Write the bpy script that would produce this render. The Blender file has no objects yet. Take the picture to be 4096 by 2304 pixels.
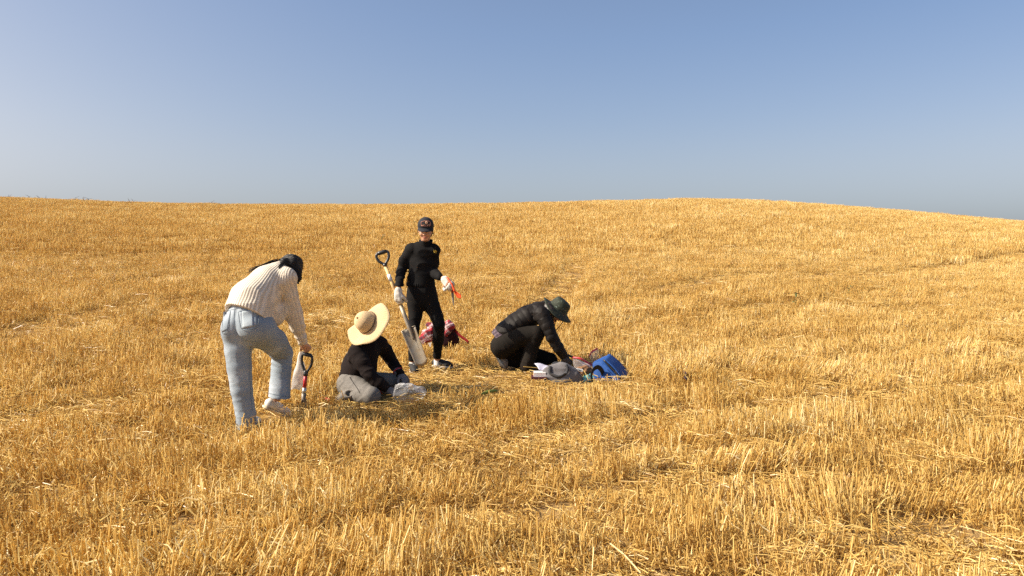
import bpy, bmesh, math, random
import numpy as np
from mathutils import Vector, Matrix

# ------------------------------------------------------------------ camera
W_PX, H_PX = 4096.0, 2304.0
F_PX = 3152.0                       # focal length in photo pixels
CAM_H = 1.76
HORIZON_ROW = 1000.0                # photo row of the level line
PITCH = math.atan((H_PX / 2 - HORIZON_ROW) / F_PX)
scene = bpy.context.scene
COL = scene.collection
cam_data = bpy.data.cameras.new('camera')
cam_data.sensor_width = 36.0
cam_data.lens = 36.0 * F_PX / W_PX
cam_data.clip_start = 0.05
cam_data.clip_end = 5000.0
cam = bpy.data.objects.new('camera', cam_data)
cam.location = (0, 0, CAM_H)
cam.rotation_euler = (math.pi / 2 - PITCH, 0, 0)
COL.objects.link(cam)
scene.camera = cam

# ------------------------------------------------------------------ light
SUN_EL = math.radians(37.0)
SUN_AZ = math.radians(-100.0)       # clockwise from +Y: left of the view and a little behind
world = bpy.data.worlds.new('World')
scene.world = world
world.use_nodes = True
wn, wl = world.node_tree.nodes, world.node_tree.links
wn.clear()
w_out = wn.new('ShaderNodeOutputWorld')
w_bg = wn.new('ShaderNodeBackground')
w_sky = wn.new('ShaderNodeTexSky')
w_sky.sky_type = 'NISHITA'
w_sky.sun_disc = False
w_sky.sun_elevation = SUN_EL
w_sky.sun_rotation = SUN_AZ
w_sky.altitude = 100
w_sky.air_density = 0.7
w_sky.dust_density = 3.0
w_sky.ozone_density = 1.0
w_bg.inputs['Strength'].default_value = 0.0985
# thin pale haze low over the whole horizon
w_tc, w_sep = wn.new('ShaderNodeTexCoord'), wn.new('ShaderNodeSeparateXYZ')
wl.new(w_tc.outputs['Generated'], w_sep.inputs[0])
w_mr = wn.new('ShaderNodeMapRange')
w_mr.interpolation_type = 'SMOOTHSTEP'
for k_, v_ in (('From Min', .0), ('From Max', .17), ('To Min', .40), ('To Max', .0)): w_mr.inputs[k_].default_value = v_
wl.new(w_sep.outputs['Z'], w_mr.inputs['Value'])
w_mix = wn.new('ShaderNodeMix')
w_mix.data_type = 'RGBA'
wl.new(w_mr.outputs[0], w_mix.inputs['Factor'])
# the brighter the hazy air, the whiter
w_bw, w_mb, w_wm = wn.new('ShaderNodeRGBToBW'), wn.new('ShaderNodeMapRange'), wn.new('ShaderNodeMix')
w_wm.data_type = 'RGBA'
w_blue = wn.new('ShaderNodeMix'); w_blue.data_type = 'RGBA'; w_blue.blend_type = 'MULTIPLY'
w_blue.inputs['Factor'].default_value = 1.0; w_blue.inputs['B'].default_value = (1.0, 1.01, 1.02, 1)
wl.new(w_sky.outputs[0], w_blue.inputs['A'])
wl.new(w_blue.outputs['Result'], w_bw.inputs[0]); wl.new(w_bw.outputs[0], w_mb.inputs['Value'])
for k_, v_ in (('From Min', 2.0), ('From Max', 3.6), ('To Min', .0), ('To Max', .52)): w_mb.inputs[k_].default_value = v_
w_tint = wn.new('ShaderNodeMix'); w_tint.data_type = 'RGBA'; w_tint.blend_type = 'MULTIPLY'
w_tint.inputs['Factor'].default_value = 1.0; w_tint.inputs['B'].default_value = (1.0, .985, 1.01, 1)
wl.new(w_bw.outputs[0], w_tint.inputs['A'])
wl.new(w_mb.outputs[0], w_wm.inputs['Factor']); wl.new(w_blue.outputs['Result'], w_wm.inputs['A']); wl.new(w_tint.outputs['Result'], w_wm.inputs['B'])
wl.new(w_wm.outputs['Result'], w_mix.inputs['A'])
w_mix.inputs['B'].default_value = (2.95, 3.12, 3.5, 1)
wl.new(w_mix.outputs['Result'], w_bg.inputs[0])
wl.new(w_bg.outputs[0], w_out.inputs[0])
sun_data = bpy.data.lights.new('sun', 'SUN')
sun_data.energy = 5.0
sun_data.angle = math.radians(0.6)
sun_data.color = (1.0, 0.89, 0.72)
sun = bpy.data.objects.new('sun', sun_data)
sun_dir = Vector((math.sin(SUN_AZ) * math.cos(SUN_EL), math.cos(SUN_AZ) * math.cos(SUN_EL), math.sin(SUN_EL)))
sun.rotation_euler = sun_dir.to_track_quat('Z', 'Y').to_euler()
sun.location = (-20, -10, 30)
COL.objects.link(sun)
vs = scene.view_settings
vs.view_transform = 'Standard'
vs.look = 'None'
vs.exposure = 0.86
vs.gamma = 1.0
vs.use_curve_mapping = False
scene.cycles.max_bounces = 8
scene.cycles.transparent_max_bounces = 12
scene.cycles.use_denoising = False

RNG = np.random.default_rng(11)
random.seed(5)

# ------------------------------------------------------------------ small maths
def ray(px, py):
    cx, cy = (px - W_PX / 2) / F_PX, (H_PX / 2 - py) / F_PX
    c, s = math.cos(PITCH), math.sin(PITCH)
    return np.array([cx, c + cy * s, -s + cy * c])

def at(px, py, depth):
    """photo pixel + distance along the view -> world point"""
    r = ray(px, py)
    return np.array([0, 0, CAM_H]) + r * (depth / r[1])

_TAB = np.random.default_rng(3).random((64, 64, 64)).astype(np.float32)
def vnoise(p):
    """value noise in 0..1 of an (n,3) array"""
    p = np.asarray(p, dtype=np.float64)
    i = np.floor(p).astype(np.int64)
    f = (p - i).astype(np.float32)
    f = f * f * (3 - 2 * f)
    i0, i1 = i & 63, (i + 1) & 63
    x0, y0, z0, x1, y1, z1 = i0[:, 0], i0[:, 1], i0[:, 2], i1[:, 0], i1[:, 1], i1[:, 2]
    fx, fy, fz = f[:, 0], f[:, 1], f[:, 2]
    a = _TAB[x0, y0, z0] * (1 - fx) + _TAB[x1, y0, z0] * fx
    b = _TAB[x0, y1, z0] * (1 - fx) + _TAB[x1, y1, z0] * fx
    c = _TAB[x0, y0, z1] * (1 - fx) + _TAB[x1, y0, z1] * fx
    d = _TAB[x0, y1, z1] * (1 - fx) + _TAB[x1, y1, z1] * fx
    return (a * (1 - fy) + b * fy) * (1 - fz) + (c * (1 - fy) + d * fy) * fz

def noise2(x, y, scale, seed=0.0):
    x, y = np.atleast_1d(x).astype(float), np.atleast_1d(y).astype(float)
    return vnoise(np.stack([x * scale + seed * 7.3, y * scale + seed * 3.1, np.full_like(x, seed + .5)], 1))

def fbm2(x, y, scale, seed=0.0, octv=3):
    t, a, n = 0, 0.5, 0
    for k in range(octv):
        t = t + a * noise2(x, y, scale * 2 ** k, seed + k * 5.7); n += a; a *= .5
    return t / n

def smooth(a, b, x):
    t = np.clip((x - a) / (b - a), 0, 1)
    return t * t * (3 - 2 * t)

# ------------------------------------------------------------------ terrain
NEAR_ROW = 824.0                                # vanishing row of the near slope
SLOPE = (HORIZON_ROW - NEAR_ROW) / F_PX
# skyline of the photo (column, row in photo pixels), stubble tops included
SKY = np.array([(-1500, 760), (-400, 778), (0, 793), (240, 799), (525, 812), (890, 819), (1590, 819), (1990, 815), (2385, 808),
                (2620, 800), (2910, 798), (3120, 808), (3340, 823), (3660, 846), (4096, 886), (4600, 935), (5600, 1010)], float)
CREST = 52.0
def rise(Y):
    return smooth(9, 46, Y) - 0.0
def ground_z(x, y):
    x, y = np.asarray(x, float), np.asarray(y, float)
    Y = np.maximum(y, 6.0)
    col = W_PX / 2 + F_PX * x / Y
    row = np.interp(col, SKY[:, 0], SKY[:, 1])
    row = 0.25 * (np.interp(col - 180, SKY[:, 0], SKY[:, 1]) + np.interp(col + 180, SKY[:, 0], SKY[:, 1])) + .5 * row
    # height the crest needs (minus stubble) at distance CREST
    ztop = CAM_H + (HORIZON_ROW - row) / F_PX * CREST - 0.24
    add = ztop - SLOPE * CREST
    z = SLOPE * np.minimum(y, 60) + add * rise(Y)
    over = np.maximum(y - 47, 0)
    z = z - 0.0042 * over ** 2 * (over < 30) - (0.0042 * 900 + 0.252 * (over - 30)) * (over >= 30) * (over < 80) - (0.0042 * 900 + 0.252 * 50 + 0.02 * (over - 80)) * (over >= 80)
    z = z + 0.0042 * 25 * smooth(47, 52, y)
    z = z + 0.10 * (fbm2(x.ravel(), y.ravel(), .16, 2.0, 2).reshape(x.shape) - .5) * smooth(2, 6, np.abs(y)) * (0.4 - .22 * smooth(14, 24, y))
    return z

def gz(x, y):
    return float(ground_z(np.array([x]), np.array([y]))[0])

def on_ground(px, py, lift=0.0):
    """where the ray of a photo pixel meets the ground (lift metres above it)"""
    r = ray(px, py)
    t = np.linspace(2.5, 60, 1400)
    X, Y, Z = r[0] * t, r[1] * t, CAM_H + r[2] * t
    d = Z - ground_z(X, Y) - lift
    k = int(np.argmax(d < 0))
    return np.array([X[k], Y[k], Z[k] - lift])

# ------------------------------------------------------------------ materials
def new_mat(name):
    m = bpy.data.materials.new(name)
    m.use_nodes = True
    nt = m.node_tree
    b = nt.nodes['Principled BSDF']
    return m, nt, b

def nd(nt, typ, **kw):
    n = nt.nodes.new(typ)
    for k, v in kw.items():
        if k in n.inputs: n.inputs[k].default_value = v
        else: setattr(n, k, v)
    return n

def ramp(nt, stops, fac):
    r = nt.nodes.new('ShaderNodeValToRGB')
    e = r.color_ramp.elements
    while len(e) > 1: e.remove(e[-1])
    e[0].position, e[0].color = stops[0][0], (*stops[0][1], 1)
    for p, c in stops[1:]:
        k = e.new(p); k.color = (*c, 1)
    nt.links.new(fac, r.inputs[0])
    return r

def straw_material(name, stops, translucent=.38, gloss=.42):
    m, nt, b = new_mat(name)
    L = nt.links
    inst = nd(nt, 'ShaderNodeAttribute', attribute_type='INSTANCER', attribute_name='tint')
    geo = nd(nt, 'ShaderNodeAttribute', attribute_type='GEOMETRY', attribute_name='shade')
    add = nd(nt, 'ShaderNodeMath', operation='ADD')
    mul = nd(nt, 'ShaderNodeMath', operation='MULTIPLY'); mul.inputs[1].default_value = .55
    L.new(geo.outputs['Fac'], mul.inputs[0])
    L.new(inst.outputs['Fac'], add.inputs[0]); L.new(mul.outputs[0], add.inputs[1])
    r = ramp(nt, stops, add.outputs[0])
    L.new(r.outputs[0], b.inputs['Base Color'])
    b.inputs['Roughness'].default_value = gloss
    b.inputs['Specular IOR Level'].default_value = .45
    tr = nd(nt, 'ShaderNodeBsdfTranslucent')
    L.new(r.outputs[0], tr.inputs[0])
    mx = nd(nt, 'ShaderNodeMixShader'); mx.inputs[0].default_value = translucent
    L.new(b.outputs[0], mx.inputs[1]); L.new(tr.outputs[0], mx.inputs[2])
    L.new(mx.outputs[0], nt.nodes['Material Output'].inputs[0])
    return m

STRAW_STOPS = [(0.0, (.25, .125, .034)), (.28, (.51, .305, .075)), (.55, (.72, .495, .152)), (.8, (.81, .63, .26)), (1.0, (.90, .785, .47))]
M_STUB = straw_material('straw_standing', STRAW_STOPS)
M_LOOSE = straw_material('straw_loose', [(0, (.42, .24, .07)), (.35, (.64, .43, .13)), (.7, (.80, .60, .22)), (1, (.90, .77, .45))], .4, .36)

def ground_material():
    m, nt, b = new_mat('field_soil')
    L = nt.links
    tc = nd(nt, 'ShaderNodeTexCoord')
    n1 = nd(nt, 'ShaderNodeTexNoise', Scale=2.2, Detail=9.0, Roughness=.65)
    n2 = nd(nt, 'ShaderNodeTexNoise', Scale=60.0, Detail=6.0, Roughness=.7)
    L.new(tc.outputs['Object'], n1.inputs['Vector']); L.new(tc.outputs['Object'], n2.inputs['Vector'])
    mx = nd(nt, 'ShaderNodeMath', operation='MULTIPLY_ADD'); mx.inputs[1].default_value = .5
    L.new(n1.outputs[0], mx.inputs[0])
    mm = nd(nt, 'ShaderNodeMath', operation='MULTIPLY'); mm.inputs[1].default_value = .5
    L.new(n2.outputs[0], mm.inputs[0]); L.new(mm.outputs[0], mx.inputs[2])
    r = ramp(nt, [(.3, (.17, .10, .04)), (.5, (.36, .22, .075)), (.68, (.54, .35, .12))], mx.outputs[0])
    L.new(r.outputs[0], b.inputs['Base Color'])
    b.inputs['Roughness'].default_value = .9
    bp = nd(nt, 'ShaderNodeBump', Strength=.8, Distance=.03)
    L.new(n2.outputs[0], bp.inputs['Height']); L.new(bp.outputs[0], b.inputs['Normal'])
    return m

# ------------------------------------------------------------------ field
def build_field():
    ys = np.unique(np.concatenate([np.linspace(-300, -6, 12), np.arange(-6, 14, .25), np.arange(14, 62, .6), np.linspace(62, 140, 20), np.linspace(140, 3000, 16)]))
    us = np.concatenate([np.linspace(-1, -.32, 10)[:-1], np.linspace(-.32, .32, 130), np.linspace(.32, 1, 10)[1:]])
    U, Yg = np.meshgrid(us, ys)
    half = np.where(np.abs(Yg) < 60, 60 + np.abs(Yg) * 1.2, 60 + 72 + (np.abs(Yg) - 60) * 1.0)
    half = np.clip(half, 8, 3000)
    X = np.sign(U) * np.abs(U) ** 1.35 * half
    Z = ground_z(X, Yg)
    V = np.stack([X, Yg, Z], -1).reshape(-1, 3)
    nr, nc = X.shape
    idx = np.arange(nr * nc).reshape(nr, nc)
    Fq = np.stack([idx[:-1, :-1], idx[:-1, 1:], idx[1:, 1:], idx[1:, :-1]], -1).reshape(-1, 4)
    me = bpy.data.meshes.new('field_ground')
    me.from_pydata(V.tolist(), [], Fq.tolist())
    me.polygons.foreach_set('use_smooth', [True] * len(me.polygons))
    me.materials.append(ground_material())
    o = bpy.data.objects.new('field_ground', me)
    COL.objects.link(o)
    o['kind'] = 'structure'; o['label'] = 'brown soil of the harvested field under the stubble'
    return o
field = build_field()
# ------------------------------------------------------------------ stubble: source clumps
def tube_rows(pts, rad, sides, V, F, S, shade, cap=True):
    """a thin stalk along pts"""
    b0 = len(V)
    n = len(pts)
    ph = (b0 * 2.399) % (2 * math.pi)              # every stalk turned its own way
    for i, p in enumerate(pts):
        d = pts[min(i + 1, n - 1)] - pts[max(i - 1, 0)]
        d = d / (np.linalg.norm(d) + 1e-9)
        a = np.cross(d, [0.31, 0.77, 0.55]); a /= np.linalg.norm(a) + 1e-9
        b = np.cross(d, a)
        r = rad[i] if hasattr(rad, '__len__') else rad
        for k in range(sides):
            t = 2 * math.pi * k / sides + ph
            V.append(p + r * (a * math.cos(t) + b * math.sin(t))); S.append(shade)
    for i in range(n - 1):
        for k in range(sides):
            k2 = (k + 1) % sides
            F.append((b0 + i * sides + k, b0 + i * sides + k2, b0 + (i + 1) * sides + k2, b0 + (i + 1) * sides + k))
    if cap:
        F.append(tuple(b0 + (n - 1) * sides + k for k in range(sides)))

def ribbon_rows(pts, w, V, F, S, shade, twist=0.0):
    b0 = len(V); n = len(pts)
    for i, p in enumerate(pts):
        d = pts[min(i + 1, n - 1)] - pts[max(i - 1, 0)]
        d = d / (np.linalg.norm(d) + 1e-9)
        a = np.cross(d, [math.sin(twist + i * .5), math.cos(twist + i * .5), .3]); a /= np.linalg.norm(a) + 1e-9
        ww = w * (1 - .8 * i / (n - 1))
        V.append(p - a * ww); V.append(p + a * ww); S += [shade, shade]
    for i in range(n - 1):
        F.append((b0 + 2 * i, b0 + 2 * i + 1, b0 + 2 * i + 3, b0 + 2 * i + 2))

def clump_object(name, V, F, S, mat):
    me = bpy.data.meshes.new(name)
    me.from_pydata([tuple(v) for v in V], [], F)
    at_ = me.attributes.new('shade', 'FLOAT', 'POINT')
    at_.data.foreach_set('value', np.array(S, np.float32))
    me.materials.append(mat)
    return bpy.data.objects.new(name, me)

def make_tuft(rng, n=7, spread=(.045, .03), hmin=.13, hmax=.23, leaves=14, sides=4, lean=.10):
    V, F, S = [], [], []
    hh = rng.uniform(.85, 1.1)
    for _ in range(n):
        b = np.array([rng.normal(0, spread[0]), rng.normal(0, spread[1]), -.02])
        h = rng.uniform(hmin, hmax) * hh
        t = np.array([rng.normal(0, lean), rng.normal(0, lean), 1.0]); t /= np.linalg.norm(t)
        bend = np.array([rng.normal(0, .008), rng.normal(0, .008), 0])
        r = rng.uniform(.0026, .0040)
        sh = float(np.clip(rng.normal(.45, .26), 0, 1))
        tube_rows([b, b + t * h * .55 + bend, b + t * (h + .02)], [r * 1.15, r, r], sides, V, F, S, sh)
        if rng.random() < .35:                       # dry leaf sheath hanging off the stalk
            q = b + t * h * rng.uniform(.3, .8)
            a = rng.uniform(0, 2 * math.pi); l = rng.uniform(.04, .12)
            dv = np.array([math.cos(a), math.sin(a), 0])
            ribbon_rows([q, q + dv * l * .5 + np.array([0, 0, .02]), q + dv * l + np.array([0, 0, -.035])], .0028, V, F, S, float(np.clip(sh + rng.normal(0, .2), 0, 1)), a)
    for _ in range(leaves):
        a = rng.uniform(0, 2 * math.pi); l = rng.uniform(.05, .15)
        q = np.array([rng.normal(0, spread[0] * 1.3), rng.normal(0, spread[1] * 1.5), rng.uniform(0, .11)])
        dv = np.array([math.cos(a), math.sin(a), 0])
        ribbon_rows([q, q + dv * l * .45 + np.array([0, 0, rng.uniform(.01, .07)]), q + dv * l * .8 + np.array([0, 0, rng.uniform(-.02, .09)])], .0042, V, F, S, float(rng.random()), a)
    return V, F, S

def make_far_patch(rng):
    """half a square metre of rows, coarser stalks for the far slope"""
    V, F, S = [], [], []
    for row in (-.3, -.1, .1, .3):
        for _ in range(46):
            b = np.array([rng.uniform(-.36, .36), row + rng.normal(0, .035), -.03])
            h = rng.uniform(.12, .25)
            t = np.array([rng.normal(0, .12), rng.normal(0, .12), 1.0]); t /= np.linalg.norm(t)
            tube_rows([b, b + t * (h + .03)], .0045, 3, V, F, S, float(np.clip(rng.normal(.45, .3), 0, 1)), cap=False)
    for _ in range(60):
        a = rng.uniform(0, math.pi); l = rng.uniform(.08, .26)
        q = np.array([rng.uniform(-.36, .36), rng.uniform(-.36, .36), rng.uniform(.01, .10)])
        dv = np.array([math.cos(a), math.sin(a), rng.normal(0, .15)])
        tube_rows([q, q + dv * l], .0030, 3, V, F, S, float(rng.random()), cap=False)
    return V, F, S

def make_loose(rng, n=26, rad=.16, height=.022, lmin=.05, lmax=.28):
    V, F, S = [], [], []
    for _ in range(n):
        a = rng.uniform(0, 2 * math.pi); l = rng.uniform(lmin, lmax)
        q = np.array([rng.normal(0, rad * .6), rng.normal(0, rad * .6), abs(rng.normal(0, height)) + .004])
        dv = np.array([math.cos(a), math.sin(a), rng.normal(0, .07)])
        mid = q + np.array([0, 0, rng.uniform(0, .012)])
        sh = float(np.clip(rng.normal(.5, .3), 0, 1))
        if rng.random() < .7:
            kink = np.array([rng.normal(0, .03), rng.normal(0, .03), rng.normal(0, .01)])
            tube_rows([q - dv * l / 2, mid + kink * (rng.random() < .4), q + dv * l / 2 + np.array([0, 0, -.004])], rng.uniform(.0022, .0034), 4, V, F, S, sh)
        else:
            ribbon_rows([q - dv * l / 3, mid, q + dv * l / 3], .0035, V, F, S, sh, a)
    for v in V:
        if v[2] < .002: v[2] = .002
    return V, F, S

def source_collection(name, makers, mat):
    c = bpy.data.collections.new(name)
    for i, (V, F, S) in enumerate(makers):
        c.objects.link(clump_object('%s_%02d' % (name, i), V, F, S, mat))
    return c

def scatter(name, label, pts, rot, scl, tint, vid, coll):
    me = bpy.data.meshes.new(name)
    me.vertices.add(len(pts))
    me.vertices.foreach_set('co', np.asarray(pts, np.float32).ravel())
    for nm, typ, arr, key in (('rot', 'FLOAT_VECTOR', rot, 'vector'), ('scl', 'FLOAT_VECTOR', scl, 'vector'), ('tint', 'FLOAT', tint, 'value'), ('vid', 'INT', vid, 'value')):
        a = me.attributes.new(nm, typ, 'POINT')
        a.data.foreach_set(key, np.asarray(arr, np.int32 if typ == 'INT' else np.float32).ravel())
    o = bpy.data.objects.new(name, me)
    COL.objects.link(o)
    ng = bpy.data.node_groups.new(name + '_scatter', 'GeometryNodeTree')
    ng.interface.new_socket('Geometry', in_out='INPUT', socket_type='NodeSocketGeometry')
    ng.interface.new_socket('Geometry', in_out='OUTPUT', socket_type='NodeSocketGeometry')
    N, L = ng.nodes, ng.links
    gi, go = N.new('NodeGroupInput'), N.new('NodeGroupOutput')
    ci = N.new('GeometryNodeCollectionInfo')
    ci.inputs['Collection'].default_value = coll
    ci.inputs['Separate Children'].default_value = True
    ci.inputs['Reset Children'].default_value = True
    ip = N.new('GeometryNodeInstanceOnPoints')
    ip.inputs['Pick Instance'].default_value = True
    def named(nm, t):
        n = N.new('GeometryNodeInputNamedAttribute'); n.data_type = t; n.inputs['Name'].default_value = nm
        return n.outputs['Attribute']
    er = N.new('FunctionNodeEulerToRotation')
    L.new(named('rot', 'FLOAT_VECTOR'), er.inputs[0])
    L.new(gi.outputs[0], ip.inputs['Points'])
    L.new(ci.outputs[0], ip.inputs['Instance'])
    L.new(named('vid', 'INT'), ip.inputs['Instance Index'])
    L.new(er.outputs[0], ip.inputs['Rotation'])
    L.new(named('scl', 'FLOAT_VECTOR'), ip.inputs['Scale'])
    L.new(ip.outputs[0], go.inputs[0])
    md = o.modifiers.new('scatter', 'NODES')
    md.node_group = ng
    o['kind'] = 'stuff'; o['label'] = label
    return o

# ------------------------------------------------------------------ stubble: where it stands
K = W_PX / 2576.0
def path(*pp):
    return np.array([on_ground(x * K, y * K, .08)[:2] for x, y in pp])
# flattened, straw-strewn bands and bare wheel marks, read off the photo (2576-wide view of it)
BANDS = [  # polyline, half width, loose straw, bareness
    (path((-300, 1090), (0, 1060), (250, 1010), (480, 975), (590, 990)), .26, .6, .65),
    (path((-100, 880), (120, 850), (300, 800), (500, 795), (600, 790), (860, 800), (960, 820)), .22, .8, .6),
    (path((2750, 945), (2576, 960), (2300, 985), (2000, 1015), (1880, 1020)), .26, .42, .6),
    (path((1690, 722), (1900, 690), (2200, 690), (2400, 668), (2650, 630)), .42, .0, 1.0),
    (path((1325, 810), (1400, 740), (1455, 660)), .34, .0, 1.0),
    (path((1130, 705), (1200, 695), (1290, 700)), .22, .9, .5),
    (path((1290, 1105), (1500, 1080), (1640, 1060), (1720, 1030)), .25, .5, .6),
    (path((1780, 790), (2000, 760), (2200, 775), (2350, 800)), .3, .6, .5),
    (path((1480, 640), (1650, 630), (1830, 640)), .4, .6, .4),
    (path((60, 1230), (220, 1270), (420, 1290)), .12, .3, .8),
    (path((1500, 1230), (1700, 1190), (1900, 1200)), .14, .3, .85),
    (path((700, 1190), (900, 1150), (1000, 1130)), .16, .6, .5),
    (path((150, 655), (400, 640), (700, 590)), .5, .4, .3),
    (path((1950, 1290), (2100, 1330), (2300, 1380)), .14, .4, .6),
    (path((-80, 835), (60, 815), (200, 790), (330, 765)), .26, .0, 1.0),
    (path((350, 772), (430, 778)), .16, .0, 1.0),
    (path((545, 782), (640, 772)), .20, .0, 1.0),
    (path((1400, 705), (1440, 690)), .25, .0, 1.0),
    (path((1680, 745), (1800, 735)), .18, .0, 1.0),
    (path((1500, 790), (1620, 800), (1760, 785)), .16, .2, .9),
    (path((2440, 1065), (2600, 1050)), .14, .0, 1.0),
    (path((-40, 1010), (100, 985), (210, 960)), .16, .0, 1.0),
    (path((-40, 1255), (60, 1240)), .10, .0, 1.0),
    (path((1010, 1330), (1120, 1290), (1210, 1275)), .09, .1, .95),
    (path((1380, 1100), (1480, 1075)), .10, .0, 1.0),
    (path((1900, 1130), (2050, 1110), (2200, 1120)), .12, .2, .9),
]
def seg_dist(x, y, P):
    best = np.full(x.shape, 1e9)
    for a, b in zip(P[:-1], P[1:]):
        d = b - a
        t = np.clip(((x - a[0]) * d[0] + (y - a[1]) * d[1]) / (d @ d + 1e-9), 0, 1)
        best = np.minimum(best, np.hypot(x - a[0] - t * d[0], y - a[1] - t * d[1]))
    return best
CLEAR = []      # (x, y, rx, ry, strength): trodden or covered spots under people and bags
TRAMPLE = []    # (x, y, radius)
def fields(x, y, patchy=1.0):
    """loose straw and bareness, 0..1"""
    loose = .08 + .55 * smooth(.60, .76, fbm2(x, y, .7, 4.0)) ; bare = .75 * smooth(.59, .70, fbm2(x, y, 1.5, 9.0)) * (1 - .75 * smooth(11, 20, y)) * patchy
    wob = .6 + .8 * fbm2(x, y, 1.1, 21.0)
    for P, hw, lo, ba in BANDS:
        d = seg_dist(x, y, P) / (hw * wob)
        m = 1 - smooth(.6, 1.25, d)
        loose = np.maximum(loose, m * lo); bare = np.maximum(bare, m * ba)
    for cx, cy, r in TRAMPLE:
        d = np.hypot(x - cx, y - cy) / (r * wob)
        m = 1 - smooth(.6, 1.2, d)
        loose = np.maximum(loose * (1 - .5 * m), m * .42); bare = np.maximum(bare, m * .86)
    return loose, bare
def covered(x, y):
    c = np.zeros(x.shape, bool)
    for cx, cy, rx, ry in CLEAR:
        c |= ((x - cx) / rx) ** 2 + ((y - cy) / ry) ** 2 < 1
    return c

ROW_A = math.radians(9.0)
ca, sa = math.cos(ROW_A), math.sin(ROW_A)
def lean_field(x, y):
    ang = 2 * math.pi * (fbm2(x, y, .6, 31.0, 2) * 2.0)
    mag = .03 + .40 * smooth(.52, .78, fbm2(x, y, 1.1, 41.0, 2)) + .10 * fbm2(x, y, 3.0, 43.0, 2)
    # lower right of the photo: lodged towards the left
    lx = -.22 * smooth(.2, 2.0, x) * (1 - smooth(5.2, 6.4, y))
    return mag * np.cos(ang) + lx, mag * np.sin(ang)

def row_points(y0, y1, step, spacing, margin=1.6):
    n_r = int(60 / spacing)
    out = []
    R = np.arange(-40, 100, spacing)
    xs = np.arange(-70, 70, step)
    A, B = np.meshgrid(xs, R)
    A = A + RNG.uniform(-.5, .5, A.shape) * step
    B = B + RNG.normal(0, .018, B.shape) + .05 * np.sin(A * .7 + B * .3)
    X, Y = A * ca - B * sa, A * sa + B * ca
    k = (Y > y0) & (Y < y1) & (np.abs(X) < Y * .66 + margin)
    return X[k], Y[k]

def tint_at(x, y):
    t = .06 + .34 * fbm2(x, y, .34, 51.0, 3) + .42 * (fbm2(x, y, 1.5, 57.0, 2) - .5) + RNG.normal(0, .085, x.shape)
    t = t * (1 - .35 * smooth(11, 22, y)) + .25 * .35 * smooth(11, 22, y) + .04 + .08 * smooth(13, 38, y)  # paler with distance: haze over the far slope painted into the tint
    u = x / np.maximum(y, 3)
    t = t + .02 * smooth(-.3, .6, u)               # slightly paler towards the right
    return np.clip(t, 0, .7)

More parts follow.
